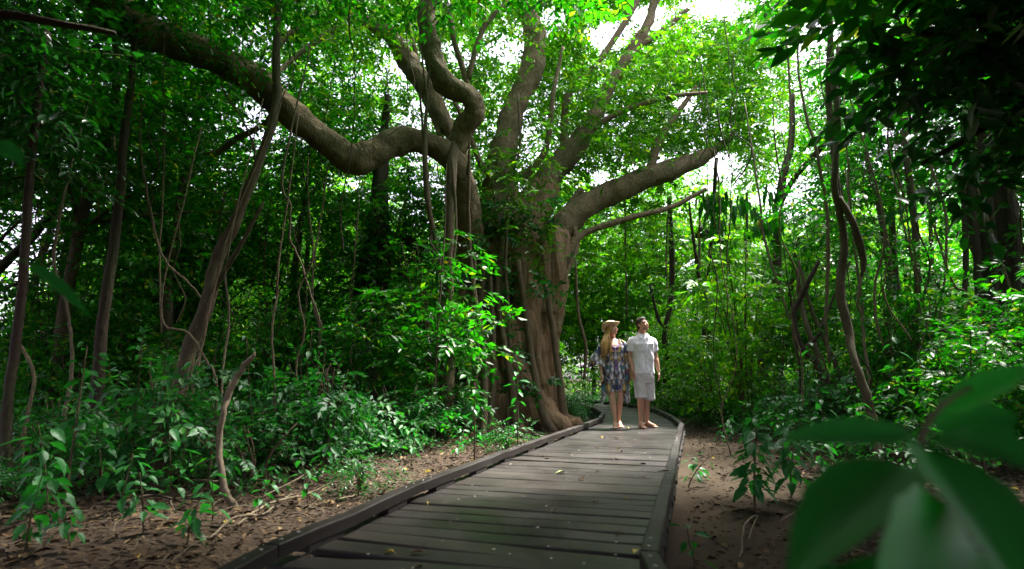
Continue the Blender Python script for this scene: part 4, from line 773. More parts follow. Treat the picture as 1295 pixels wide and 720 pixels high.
near = [(955, 650, .62, 64, 'upright sapling with layered leaves on the dirt patch right of the boardwalk', 1.0), (905, 565, .35, 9, 'small seedling at the edge of the dirt patch near the right kerb', .9),
 (868, 620, .28, 7, 'tiny seedling beside the right kerb rail', .8), (880, 718, .22, 8, 'small bright seedling at the bottom edge right of the boardwalk', .8), (1000, 640, .6, 36, 'leafy seedling just behind the big blurred leaves', 1.2),
 (1000, 590, .55, 34, 'leafy seedling right of the upright sapling', 1.0), (325, 655, .3, 9, 'bright seedling by the left kerb rail near the bottom', .8), (268, 672, .32, 9, 'seedling left of the fallen branch at the bottom', .9),
 (390, 640, .38, 8, 'thin seedling by the kerb beyond the fallen branch', .8), (215, 640, .55, 14, 'leafy seedling left of the bare stick', 1.1), (350, 600, .5, 12, 'leafy seedling right of the bare stick', 1.0),
 (130, 640, .6, 16, 'dim leafy plant low at the left', 1.2), (60, 660, .65, 16, 'dim leafy plant in the lower left corner', 1.3), (165, 600, .7, 16, 'leafy plant at the foot of the slim left trunk', 1.2), (240, 600, .6, 14, 'leafy plant at the foot of the leaning trunk', 1.1),
 (440, 600, .5, 10, 'low plant on the litter left of the boardwalk middle', .9), (520, 590, .35, 8, 'small plant on the litter below the dark old trunk', .8), (700, 690, .0, 0, '', 1), (30, 705, .4, 22, 'dim broad-leaved plant in the bottom left corner', .9), (90, 715, .35, 20, 'low dim plant on the litter at the bottom left', .8), (180, 690, .35, 20, 'low leafy plant left of the bottom seedling pair', .8), (235, 700, .28, 16, 'small leafy plant at the bottom between litter and kerb', .75), (150, 655, .4, 22, 'leafy plant behind the bottom left corner plants', .85), (40, 640, .5, 24, 'leafy plant at the left edge low down', .9), (285, 625, .4, 18, 'little plant at the foot of the bare stick', .8),
 (400, 612, .35, 16, 'low plant between the bare stick and the kerb', .8), (575, 585, .3, 14, 'low plant near the kerb before the fig roots', .8), (742, 523, .45, 30, 'green plant in the crook of the boardwalk bend', 1.1), (728, 518, .5, 30, 'leafy plant behind the buttress by the far kerb', 1.2), (925, 560, .4, 20, 'low plant on the far dirt patch right of the kerb', .9), (1040, 610, .5, 26, 'leafy plant under the long blurred leaf', 1.0), (890, 612, .2, 12, 'tiny plant on the dirt by the right kerb', .7)]
for i, (px, py, H, nl, lab, S) in enumerate(near):
    if not nl: continue
    P = gp(px, py, 0); near_plant(P.x, P.y, H, nl, lab, 200 + i, S=S, stem_r=.006 + .004 * (i == 0))
# leafy branches of mid height before the left thicket
for i, (px, py, Yv, H, nl) in enumerate([(375, 590, 5.6, 1.5, 30), (470, 565, 7.2, 1.5, 28), (430, 575, 6.6, 1.3, 26), (320, 600, 6.6, 1.4, 24), (80, 650, 4.6, 1.2, 24), (520, 560, 8.0, 1.2, 22), (600, 590, 7.8, .9, 18), (655, 575, 8.6, 1.3, 20)]):
    P = gp(px, py, 0); near_plant(P.x, Yv if i < 0 else P.y, H, nl, ['tall leafy shrub with broad leaves right of the bare stick', 'broad-leaved shrub before the dark old trunk', 'broad-leaved shrub left of the dark old trunk', 'broad-leaved shrub behind the bare stick', 'broad-leaved shrub at the lower left', 'broad-leaved shrub left of the pale straight root', 'leafy shrub at the foot of the fig', 'glossy-leaved shrub against the fig buttress'][i], 240 + i, S=.95, lean=.25, name='leafy_shrub', stem_r=.010)
# saplings of the right and left thicket with larger leaves
rs = np.random.default_rng(260)
for i in range(16):
    px, py = (rs.uniform(1000, 1280), rs.uniform(545, 600)) if i % 2 else (rs.uniform(20, 420), rs.uniform(560, 620)); P = gp(px, py, 0)
    if not clear(P.x, P.y, .2): continue
    near_plant(P.x, P.y, rs.uniform(.7, 1.5), 16, 'broad-leaved young plant among the right-hand stems' if i % 2 else 'broad-leaved young plant in the dim left thicket', 270 + i, 'young plants right' if i % 2 else 'young plants left', 1.0, .2)

# the big out-of-focus leaves close to the viewer
def near_leaf(parent, base, tip, up, Wd, material=M_FORE, droop=.18, fold=.16):
    base, tip, up = Vector(base), Vector(tip), Vector(up); X = tip - base; L = X.length; X.normalize(); Yv = up.cross(X).normalized(); Zv = X.cross(Yv)
    me = leaf_proto('leaf', L, Wd, material, droop, fold, nL=14); Mx = Matrix((X, Yv, Zv)).transposed().to_4x4(); Mx.translation = base - parent.location
    o = link('leaf', me, parent); o.matrix_local = Mx; return o
B0 = at(1165, 555, .62)
fp = empty('foreground_plant', (B0.x + .05, B0.y + .03, 0), label='big blurred dark green leaves close up in the lower right corner', cat='plant')
def q(px, py, Y): return at(px, py, Y)
MB().tube([(B0.x + .05, B0.y + .03, -.02, .007), (B0.x + .06, B0.y + .04, .4, .006), (B0.x + .02, B0.y + .01, .7, .005), (B0.x, B0.y, B0.z, .003), (q(1260, 470, .7).x, q(1260, 470, .7).y, q(1260, 470, .7).z, .002)], 8, 6).build('stem', M_TWIG, fp, tuple(fp.location))
near_leaf(fp, q(1150, 548, .62), q(980, 562, .58), (0.1, -.5, .85), .042, droop=-.04)
near_leaf(fp, q(1140, 590, .60), q(992, 705, .46), (-.4, -.45, .8), .074, droop=.1)
near_leaf(fp, q(1172, 570, .60), q(1310, 735, .44), (.2, -.7, .65), .085, droop=.1)
near_leaf(fp, q(1060, 715, .50), q(1150, 810, .42), (-.1, -.8, .6), .08, droop=.12)
near_leaf(fp, q(1200, 520, .68), q(1320, 455, .62), (.1, -.6, .8), .045, droop=.05)
near_leaf(fp, q(1230, 690, .52), q(1130, 760, .42), (.1, -.8, .5), .10, droop=.12)
near_leaf(fp, q(1180, 560, .64), q(1340, 590, .55), (.1, -.5, .8), .09, droop=.1)
near_leaf(fp, q(1190, 545, .72), q(1290, 520, .70), (.1, -.7, .8), .07, droop=.1)
B1 = at(-12, 300, .8); fp2 = empty('foreground_plant', (B1.x - .1, B1.y, 0), label='blurred dark leaves poking in at the left edge', cat='plant')
MB().tube([(B1.x - .1, B1.y, -.02, .007), (B1.x - .12, B1.y, .6, .006), (B1.x - .08, B1.y, 1.1, .004), (B1.x - .06, B1.y, 1.35, .002)], 8, 6).build('stem', M_TWIG, fp2, tuple(fp2.location))
near_leaf(fp2, q(40, 335, .95), q(112, 385, .86), (.1, -.5, .8), .020, droop=.12); near_leaf(fp2, q(-20, 175, .9), q(30, 200, .85), (.1, -.3, .9), .04, droop=.12)


# ------------------------------------------------------------------ litter and deadwood
m, t, p, o = mat('dry_leaf'); g = t.nodes.new('ShaderNodeNewGeometry')
c = ramp(t, g.outputs['Random Per Island'], [(0, (.014, .0085, .0045)), (.4, (.036, .021, .010)), (.7, (.075, .046, .022)), (.9, (.16, .11, .058)), (.985, (.03, .02, .014)), (1, (.32, .24, .03))]); t.links.new(c, p.inputs['Base Color']); p.inputs['Roughness'].default_value = .85; p.inputs['Specular IOR Level'].default_value = .15; M_DRY = m
m, t, p, o = mat('yellow_leaf'); p.inputs['Base Color'].default_value = (.50, .36, .04, 1); p.inputs['Roughness'].default_value = .5; M_YEL = m
m, t, p, o = mat('lime_leaf'); p.inputs['Base Color'].default_value = (.20, .30, .03, 1); p.inputs['Roughness'].default_value = .5; M_LIME = m
m, t, p, o = mat('pale_fleck'); p.inputs['Base Color'].default_value = (.3, .27, .21, 1); p.inputs['Roughness'].default_value = .7; M_FLECK = m
rl = np.random.default_rng(300)
def litter(name, n, xr, yr, side, L=.07, parent=None):
    x = rl.uniform(*xr, n); y = yr[0] + (yr[1] - yr[0]) * rl.random(n) ** 1.4; l, r = road_x(y)
    ok = (x < l - .1) if side < 0 else (x > r + .12); d = (x - r); 
    if side > 0: ok &= rl.random(n) < np.clip((d - .05) / 1.2, .34, 1)
    x, y = x[ok], y[ok]; n = len(x); z = gz(x, y) + .012 + rl.random(n) * .022; a = rl.uniform(0, 6.28, n)
    T_ = np.stack([np.cos(a), np.sin(a), rl.normal(0, .25, n)], 1); Nn = np.stack([rl.normal(0, .35, n), rl.normal(0, .35, n), np.ones(n)], 1); LL = L * rl.uniform(.5, 1.5, n)
    V, F = leaves(np.stack([x, y, z], 1), T_, Nn, LL, LL * rl.uniform(.3, .6, n), .25, .12); tag(link(name, mesh_np(name, V, F, M_DRY)), kind='stuff')
litter('leaf_litter', 23000, (-8, 1.5), (1.6, 12.5), -1, L=.05)
litter('leaf_litter', 15000, (.5, 8), (1.6, 13), 1, L=.055)
def sticks(name, n, xr, yr, side, rr=(.002, .006), ll=(.1, .5)):
    mb = MB(); k = 0
    while k < n:
        x = rl.uniform(*xr); y = rl.uniform(*yr); l, r = road_x(y)
        if (side < 0 and x > l - .12) or (side > 0 and x < r + .5): continue
        k += 1; a = rl.uniform(0, 6.28); Lg = rl.uniform(*ll); z = float(gz(x, y)) + .02; c, s_ = math.cos(a), math.sin(a); r0 = rl.uniform(*rr)
        mb.tube([(x, y, z, r0), (x + c * Lg * .5 + rl.normal(0, .03), y + s_ * Lg * .5 + rl.normal(0, .03), z + rl.uniform(0, .05), r0 * .8), (x + c * Lg, y + s_ * Lg, z + rl.uniform(-.01, .06), r0 * .4)], 4, 2, 0, cap=False, rng=rl)
    tag(mb.build(name, M_PALE), kind='stuff')
sticks('twig_litter', 1700, (-6, .8), (2.2, 11), -1, (.0012, .0045), (.06, .35)); sticks('twig_litter', 300, (1.2, 7), (2.2, 11), 1, ll=(.08, .3))
FB = [([(300, 668), (340, 645), (390, 622), (425, 618), (448, 626), (430, 640)], 'long pale fallen branch curling beside the left kerb rail', .009), ([(262, 690), (300, 668), (335, 650), (370, 628)], 'thinner pale fallen branch crossing the long one', .007), ([(535, 520), (560, 535), (590, 558), (606, 572)], 'forked bare branch fallen at the foot of the fig', .016), ([(556, 545), (568, 528), (576, 515)], 'short bare stub propped on the forked branch', .012),
      ([(140, 650), (185, 640), (240, 636)], 'dark fallen branch in the lower left', .012), ([(330, 625), (380, 610), (410, 590)], 'slim fallen branch behind the long pale one', .007), ([(935, 700), (945, 672), (960, 655), (950, 690)], 'curled bare root tangle at the foot of the upright sapling', .006), ([(230, 600), (260, 612), (300, 608), (345, 612)], 'grey fallen branch below the leaning trunk', .014)]
for i, (L, lab, r0) in enumerate(FB):
    pts = []
    for j, (px, py) in enumerate(L):
        P = gp(px, py, .03); pts.append((P.x, P.y, float(gz(P.x, P.y)) + .03 + (.05 if j % 2 else 0), r0 * (1 - .5 * j / len(L))))
    tag(MB().tube(pts, 7, 6, .004, .1).build('fallen_branch', M_PALE if i != 4 else M_DARK), label=lab, cat='branch')
DL = [(714, 598, M_LIME, .085, 'lime green fallen leaf in the middle of the boardwalk'), (805, 697, M_YEL, .05, 'yellow curled fallen leaf near the right kerb at the bottom'), (793, 631, M_YEL, .03, 'small yellow fallen leaf on the boards, far right half'), (382, 657, M_YEL, .03, 'tiny yellow leaf on the boards near the left kerb'), (541, 637, M_YEL, .03, 'tiny yellow leaf on the boards left of centre'), (848, 597, M_FLECK, .10, 'pale dry leaf lying on the right kerb rail')]
FLP = [leaf_proto('fallen_leaf', .035 + .007 * i, .02 + .003 * i, [M_DRY, M_DRY, M_YEL, M_DRY, M_DRY, M_DRY][i], .1 + .05 * (i % 3), .3) for i in range(6)]
for px, py, mt, L, lab in DL:
    P = gp(px, py, DECK + .006); zt = DECK + (.13 if 'kerb rail' in lab and 'lying' in lab else .008)
    if zt > DECK + .1: P = gp(px, py, zt)
    o = link('fallen_leaf', leaf_proto('fallen_leaf', L, L * .45, mt, .1, .3)); o.location = (P.x, P.y, zt + .004); o.rotation_euler = (.1, 0, px * .7); tag(o, label=lab, cat='leaf')
for i in range(26):
    y = 2.5 + 8 * rl.random() ** 1.3; l, r = road_x(y); x = rl.uniform(l + .15, r - .15); L = rl.uniform(.03, .07)
    o = link('fallen_leaf', FLP[i % 6]); o.location = (x, y, DECK + .009); o.rotation_euler = (rl.normal(0, .1), rl.normal(0, .1), rl.uniform(0, 6.28)); tag(o, label='small dry leaf lying on the boards of the walkway', cat='leaf', group='small dry leaves on the boardwalk')
mb = MB()
for i in range(110):
    v = rl.random() ** 1.5; y = 2.3 + 10 * v; l, r = road_x(y); x = rl.uniform(l + .12, r - .12); s_ = rl.uniform(.004, .011); mb.ball((x, y, DECK + .004), (s_, s_ * rl.uniform(.5, 1), .003), 6, 4)
tag(mb.build('deck_debris', M_FLECK), kind='stuff')
mb = MB()
for i in range(1600):
    y = rl.uniform(1.8, 12); l, r = road_x(y); x = r + .12 + rl.random() * 1.5; s_ = rl.uniform(.004, .016) * (1 if rl.random() < .9 else 1.8); mb.ball((x, y, float(gz(x, y)) + .016), (s_, s_ * rl.uniform(.6, 1.2), s_ * .6), 5, 4)
tag(mb.build('soil_clods', M_SAND), kind='stuff')
ivy_rng = np.random.default_rng(320)
# climbing leaves on the fig trunk
P_ = vol_px(ivy_rng, 130, (588, 700), (250, 400), (10.35, 10.85)); P2 = vol_px(ivy_rng, 60, (640, 690), (420, 520), (10.2, 10.6)); Pz = vol_px(ivy_rng, 90, (440, 520), (300, 500), (11.2, 11.6))
A, D = boughs(ivy_rng, np.vstack([P_[::4], P2[::7]]), 4, .2); cl_ = empty('climbing_plant', (0.0, 10.7, 0), label='leafy climber clinging to the front of the fig trunk', cat='climber')
tag(link('foliage', foliage('foliage', ivy_rng, A, D, M_HERB, (0, 10.7, 0), L=.12, m=6, tl=.3, wr=.5), cl_), kind='stuff')
MB().tube([(.0, 10.7, -.05, .02), (.05, 10.75, 1, .018), (-.1, 10.7, 2.2, .015), (.1, 10.8, 3.6, .01)], 7, 6, .01).build('stem', M_VINE, cl_, (0, 10.7, 0))
# ------------------------------------------------------------------ the couple
def plain(name, c, rough=.6, nscale=0, var=.15, spec=.4, sss=0):
    m, t, p, o = mat(name)
    if nscale:
        n = noise(t, coords(t), nscale, 4); lo = tuple(v * (1 - var) for v in c); hi = tuple(min(1, v * (1 + var)) for v in c)
        t.links.new(mixc(t, n, lo, hi), p.inputs['Base Color']); bump(t, p, n, .2, .004)
    else: p.inputs['Base Color'].default_value = (*c, 1)
    p.inputs['Roughness'].default_value = rough; p.inputs['Specular IOR Level'].default_value = spec
    if sss: p.inputs['Subsurface Weight'].default_value = sss; p.inputs['Subsurface Radius'].default_value = (.01, .004, .002)
    return m
M_SKIN_M = plain('skin_tan', (.52, .28, .19), .5, 18, .10, sss=.15); M_SKIN_W = plain('skin_warm', (.64, .38, .26), .5, 18, .08, sss=.15)
M_SHIRT = plain('white_cotton', (.80, .78, .82), .85, 26, .05, .2); M_SHORTS = plain('pale_grey_cotton', (.60, .56, .56), .9, 30, .08, .2)
M_HAIR_M = plain('dark_hair', (.035, .022, .016), .5, 90, .4); M_HAIR_W = plain('blond_hair', (.50, .30, .10), .45, 60, .35); M_LIP = plain('lips', (.42, .14, .12), .4)
M_EYE = plain('eye_dark', (.02, .015, .012), .2); M_EYEW = plain('eye_white', (.7, .68, .65), .3); M_BEARD = plain('stubble', (.30, .17, .12), .8, 80, .3); M_BUTTON = plain('button_dark', (.12, .12, .15), .4)
m, t, p, o = mat('woven_straw'); wv = N(t, 'ShaderNodeTexWave', Scale=60.0, Distortion=2.0); t.links.new(coords(t), wv.inputs['Vector'])
t.links.new(mixc(t, wv.outputs['Fac'], (.62, .45, .24), (.82, .66, .42)), p.inputs['Base Color']); p.inputs['Roughness'].default_value = .7; bump(t, p, wv.outputs['Fac'], .3, .003); M_STRAW = m
# printed kaftan cloth: mirrored medallions in purple, navy, teal, mustard on pale grey
m, t, p, o = mat('printed_cloth')
tc = t.nodes.new('ShaderNodeTexCoord'); sp = t.nodes.new('ShaderNodeSeparateXYZ'); t.links.new(tc.outputs['Object'], sp.inputs[0])
ab = t.nodes.new('ShaderNodeMath'); ab.operation = 'ABSOLUTE'; t.links.new(sp.outputs[0], ab.inputs[0])
cb = t.nodes.new('ShaderNodeCombineXYZ'); t.links.new(ab.outputs[0], cb.inputs[0]); t.links.new(sp.outputs[2], cb.inputs[2])
sc = t.nodes.new('ShaderNodeMapping'); sc.inputs['Scale'].default_value = (1.5, 1, .8); t.links.new(cb.outputs[0], sc.inputs[0])
nz = N(t, 'ShaderNodeTexNoise', Scale=9.0, Detail=2.0); t.links.new(sc.outputs[0], nz.inputs['Vector'])
dm = mixc(t, .14, sc.outputs[0], nz.outputs['Color'])
v1 = N(t, 'ShaderNodeTexVoronoi', Scale=18.0); t.links.new(dm, v1.inputs['Vector']); sx = t.nodes.new('ShaderNodeSeparateColor'); t.links.new(v1.outputs['Color'], sx.inputs[0])
pal = ramp(t, sx.outputs[0], [(0, (.03, .035, .13)), (.14, (.60, .58, .60)), (.36, (.24, .08, .36)), (.43, (.66, .64, .66)), (.62, (.05, .20, .26)), (.7, (.60, .57, .56)), (.82, (.48, .34, .10)), (.92, (.16, .09, .05))], 'CONSTANT')
ring = ramp(t, v1.outputs['Distance'], [(0, (.15, .12, .3)), (.16, (1, 1, 1)), (.42, (1, 1, 1)), (.5, (.25, .25, .35))], 'EASE')
wv = N(t, 'ShaderNodeTexWave', Scale=5.0, Distortion=5.0, Detail=2.0); wv.bands_direction = 'X'; t.links.new(cb.outputs[0], wv.inputs['Vector'])
c = mixc(t, .8, pal, ring, 'MULTIPLY'); c = mixc(t, ramp(t, wv.outputs['Fac'], [(.74, (0, 0, 0)), (.84, (.7,) * 3)]), c, (.10, .085, .06))
t.links.new(c, p.inputs['Base Color']); p.inputs['Roughness'].default_value = .75; M_PRINT = m

def ell(z, a, b, cx=0, cy=0, n=28, pw=2.3):
    u = np.arange(n) / n * 2 * math.pi; c, s = np.cos(u), np.sin(u); k = (np.abs(c) ** pw + np.abs(s) ** pw) ** (-1 / pw)
    return np.stack([cx + a * k * c, cy + b * k * s, np.full(n, z)], 1)
def xf(M, p): return tuple(M @ Vector(p))
def head_parts(mb, M, f=1.0):
    B = lambda c, r: mb.ball(xf(M, [v * f for v in c]), [v * f for v in r], 18, 12, M)
    B((0, .014, .032), (.076, .094, .090)); B((0, -.016, -.028), (.060, .076, .088)); B((0, -.058, -.094), (.030, .030, .022)); B((0, -.030, -.082), (.048, .05, .03))
    for s in (-1, 1):
        B((s * .034, -.066, -.028), (.024, .022, .024)); B((s * .028, -.080, .024), (.026, .014, .010)); B((s * .075, .010, -.012), (.009, .018, .030)); B((s * .012, -.094, -.040), (.008, .009, .007))
    mb.tube([xf(M, (0, -.084 * f, .012 * f)) + (.008,), xf(M, (0, -.096 * f, -.012 * f)) + (.009,), xf(M, (0, -.106 * f, -.036 * f)) + (.011,)], 8, 3); B((0, -.088, -.068), (.024, .010, .012))
def hand(mb, w, d, side, curl=.5, sc=1.0):
    """w wrist, d downward hand direction, side: thumb direction"""
    w, d, side = Vector(w), Vector(d).normalized(), Vector(side).normalized(); nrm = d.cross(side).normalized(); side = nrm.cross(d)
    R = Matrix((side, nrm, d)).transposed(); mb.ball(w + d * .048 * sc, (.038 * sc, .017 * sc, .052 * sc), 12, 8, R.to_4x4())
    for i, (o_, ln) in enumerate(((.027, .068), (.010, .078), (-.008, .072), (-.025, .056))):
        b = w + d * .088 * sc + side * o_ * sc; k1 = b + (d + nrm * curl * .5) * ln * .5 * sc; k2 = k1 + (d * .7 + nrm * curl * 1.3) * ln * .4 * sc
        mb.tube([tuple(b - d * .02) + (.0095,), tuple(b) + (.009,), tuple(k1) + (.0085,), tuple(k2) + (.007,)], 8, 3)
    b = w + d * .03 * sc + side * .03 * sc; k1 = b + (d * .7 + side * .6 + nrm * .3) * .035; k2 = k1 + (d * .9 + side * .1 + nrm * .4) * .032
    mb.tube([tuple(b - side * .015) + (.013,), tuple(b) + (.012,), tuple(k1) + (.010,), tuple(k2) + (.008,)], 8, 3)
def foot(mb, an, ang, L=.24):
    d = Vector((math.sin(ang), -math.cos(ang), 0)); s = Vector((d.y, -d.x, 0)) * 1; a = Vector(an); h = Vector((a.x, a.y, 0)) - d * .045
    mb.ball(h + Vector((0, 0, .032)), (.034, .034, .033), 12, 8)
    mb.tube([tuple(a) + (.037,), tuple(a + d * .03 + Vector((0, 0, -.022))) + (.038,), tuple(Vector((a.x, a.y, .036)) + d * .085) + (.036,), tuple(Vector((a.x, a.y, .024)) + d * .14) + (.030,)], 12, 4)
    R = Matrix((s, d, Vector((0, 0, 1)))).transposed().to_4x4(); mb.ball(Vector((a.x, a.y, .018)) + d * .125, (.045, .045, .019), 12, 8, R); mb.ball(Vector((a.x, a.y, .02)) + d * .04, (.032, .07, .022), 12, 8, R)
    for i in range(5): mb.ball(Vector((a.x, a.y, .012)) + d * (.172 - abs(i - 1) * .008) + s * (-.034 + i * .017), (.0095 if i else .012, .018, .011), 8, 6, R)
def leg(mb, h, k, a, f=1.0):
    h, k, a = Vector(h), Vector(k), Vector(a); m1 = h.lerp(k, .45) ; m2 = k.lerp(a, .3)
    mb.tube([tuple(h) + (.088 * f,), tuple(m1) + (.076 * f,), tuple(h.lerp(k, .85)) + (.058 * f,), tuple(k) + (.055 * f,), tuple(m2 + Vector((0, .012, 0))) + (.056 * f,), tuple(k.lerp(a, .7)) + (.038 * f,), tuple(a) + (.032 * f,)], 14, 5)
def arm(mb, s, e, w_, f=1.0):
    s, e, w_ = Vector(s), Vector(e), Vector(w_)
    mb.tube([tuple(s) + (.056 * f,), tuple(s.lerp(e, .4)) + (.050 * f,), tuple(e) + (.039 * f,), tuple(e.lerp(w_, .3)) + (.040 * f,), tuple(e.lerp(w_, .8)) + (.028 * f,), tuple(w_) + (.024 * f,)], 12, 5)
def folds(me, amp, sx, sz, seed=0):
    V = verts_of(me); nr = np.empty(len(V) * 3, np.float32); me.vertices.foreach_get('normal', nr); nr = nr.reshape(-1, 3)
    h = np.array([mnoise.noise(Vector((a * sx + seed, b * sx, c * sz))) + .5 * mnoise.noise(Vector((a * sx * 2.3 + c * 9, b * sx * 2.3, c * sz * 2.2 + seed))) for a, b, c in V]); set_verts(me, V + nr * (h * amp)[:, None])

# ---- the man
PM = gp(816.5, 541.5, DECK); YM = math.radians(10)
man = empty('person', (PM.x, PM.y, DECK + .004), YM, label='man in white short-sleeved shirt and pale shorts, barefoot, looking up to the right', cat='person')
HM = Matrix.Translation((.005, -.015, 1.655)) @ Matrix.Rotation(math.radians(30), 4, 'Z') @ Matrix.Rotation(math.radians(-17), 4, 'X')
b = MB(); b.loft([ell(z, a, d, 0, y0) for z, a, d, y0 in ((.82, .12, .09, 0), (.90, .16, .11, 0), (1.0, .15, .10, 0), (1.12, .15, .10, 0), (1.26, .175, .115, 0), (1.36, .17, .10, .005), (1.42, .13, .075, .012), (1.46, .07, .055, .015))])
b.tube([(0, .022, 1.44, .068), (0, .018, 1.52, .060), (.003, .006, 1.60, .060)], 14, 4); head_parts(b, HM)
for s in (-1, 1): b.ball((s * .145, .008, 1.395), (.050, .050, .050), 12, 8)
AR = dict(s=(-.178, .01, 1.375), e=(-.225, .03, 1.13), w=(-.195, -.05, .895)); AL = dict(s=(.178, .01, 1.375), e=(.235, .035, 1.13), w=(.255, -.02, .885))
arm(b, *AR.values()); arm(b, *AL.values()); hand(b, AR['w'], (.05, -.12, -1), (.35, -1, 0), .55); hand(b, AL['w'], (.02, -.1, -1), (-.25, -1, 0), .5)
leg(b, (-.085, .0, .90), (-.068, -.025, .485), (-.062, .03, .085)); leg(b, (.085, .0, .90), (.055, .03, .49), (.055, .075, .085)); foot(b, (-.062, .03, .085), math.radians(-8)); foot(b, (.055, .075, .085), math.radians(48))
link('body', remeshed(b, 'body', M_SKIN_M, .0055, smooth_it=3), man)
b = MB(); b.loft([ell(z, a, d, 0, y0, 36, 2.5) for z, a, d, y0 in ((.855, .178, .128, 0), (.95, .170, .124, 0), (1.08, .166, .122, 0), (1.22, .180, .130, 0), (1.34, .192, .130, .004), (1.42, .180, .110, .01), (1.47, .125, .090, .014), (1.505, .072, .070, .016))])
for s, A_ in ((-1, AR), (1, AL)):
    S_, E_2 = Vector(A_['s']), Vector(A_['e']); b.tube([(s * .10, .01, 1.41, .058), (s * .160, .01, 1.40, .068), (s * .19, .012, 1.35, .072), tuple(S_.lerp(E_2, .32)) + (.068,), tuple(S_.lerp(E_2, .62)) + (.070,)], 16, 4, cap=True)
sm = remeshed(b, 'shirt', M_SHIRT, .0085, smooth_it=2); folds(sm, .017, 8, 5, 3); sh = link('shirt', sm, man)
col_ = MB()
for s in (-1, 1):
    V = [(s * .062, .03, 1.535), (s * .060, -.055, 1.515), (s * .022, -.105, 1.455), (s * .075, -.112, 1.425), (s * .105, -.04, 1.475), (s * .085, .04, 1.495)]
    V2 = [(x, y - .006, z + .004) for x, y, z in V]; o6 = [(0, 1, 4, 5), (1, 2, 3, 4)]; col_.add(V + V2, [f for f in o6] + [tuple(i + 6 for i in f[::-1]) for f in o6] + [(i, (i + 1) % 6, 6 + (i + 1) % 6, 6 + i) for i in range(6)])
col_.tube([(-.066, .02, 1.52, .012), (-.03, .082, 1.535, .012), (.03, .082, 1.535, .012), (.066, .02, 1.52, .012)], 6, 4)
col_.build('collar', M_SHIRT, sh, smooth=False)
pl = MB(); pl.loft([np.array([(-.014, -y - .007, z), (.014, -y - .007, z), (.014, -y + .01, z), (-.014, -y + .01, z)]) for z, y in ((.86, .129), (1.0, .126), (1.1, .124), (1.22, .132), (1.34, .129), (1.42, .107))]); pl.build('placket', M_SHIRT, sh, smooth=False)
for z, y in ((.93, .136), (1.03, .134), (1.13, .134), (1.23, .141), (1.33, .138)): MB().ball((.003, -y, z), (.007, .004, .007), 8, 5).build('button', M_BUTTON, sh)
for s in (-1, 1):
    pk = MB(); pk.box((s * .088, -.126, 1.275), (.088, .014, .10), Matrix.Rotation(s * .18, 4, 'Z')); pk.build('pocket', M_SHIRT, sh, smooth=False); pk = MB(); pk.box((s * .088, -.133, 1.325), (.094, .014, .03), Matrix.Rotation(s * .18, 4, 'Z')); pk.build('pocket_flap', M_SHIRT, sh, smooth=False)
b = MB(); b.loft([ell(z, a, d, 0, 0, 32) for z, a, d in ((.70, .165, .110), (.80, .170, .122), (.90, .168, .120), (.98, .155, .108))])
b.tube([(-.082, 0, .86, .100), (-.078, -.012, .70, .100), (-.074, -.018, .56, .096), (-.072, -.02, .475, .096)], 20, 5); b.tube([(.085, 0, .86, .100), (.082, .012, .70, .102), (.078, .022, .54, .100), (.076, .026, .445, .102)], 20, 5)
sm = remeshed(b, 'shorts', M_SHORTS, .0085, smooth_it=2); folds(sm, .015, 8, 4, 9); link('shorts', sm, man)
def face_bits(o, M, brow, lipm, f=1.0):
    for s in (-1, 1):
        MB().ball(xf(M, (s * .030 * f, -.083 * f, .003 * f)), (.013, .008, .007), 10, 6, M).build('eye', M_EYEW, o); MB().ball(xf(M, (s * .030 * f, -.0895 * f, .003 * f)), (.006, .004, .006), 8, 5, M).build('iris', M_EYE, o)
        MB().tube([xf(M, (s * .014 * f, -.094 * f, .022 * f)) + (.004,), xf(M, (s * .032 * f, -.094 * f, .028 * f)) + (.0045,), xf(M, (s * .050 * f, -.082 * f, .022 * f)) + (.003,)], 6, 3).build('eyebrow', brow, o)
    MB().ball(xf(M, (0, -.0935 * f, -.068 * f)), (.021, .007, .0085), 12, 6, M).build('lips', lipm, o)
face_bits(man, HM, M_HAIR_M, M_LIP)
hb = MB(); hb.ball(xf(HM, (0, .022, .042)), (.083, .098, .094), 24, 16, HM); hb.ball(xf(HM, (0, -.02, .085)), (.058, .062, .042), 18, 10, HM); hb.ball(xf(HM, (0, .06, -.02)), (.066, .05, .07), 16, 10, HM)
me = remeshed(hb, 'hair', M_HAIR_M, .006, smooth_it=1); V = verts_of(me); Mi = HM.inverted(); loc = np.array([(Mi @ Vector(v))[:] for v in V])
cut = (loc[:, 1] < -.045) & (loc[:, 2] < .062); loc[cut, 1] = np.maximum(loc[cut, 1], -.03) ; loc += np.random.default_rng(1).normal(0, .0018, loc.shape); front = (loc[:, 2] < .03) & (loc[:, 1] < -.02); loc[front] *= .86
set_verts(me, np.array([(HM @ Vector(v))[:] for v in loc])); link('hair', me, man)
hb = MB(); hb.ball(xf(HM, (0, -.0275, -.082)), (.051, .052, .030), 16, 10, HM); hb.ball(xf(HM, (0, -.057, -.098)), (.031, .031, .022), 12, 8, HM); hb.build('beard', M_BEARD, man)

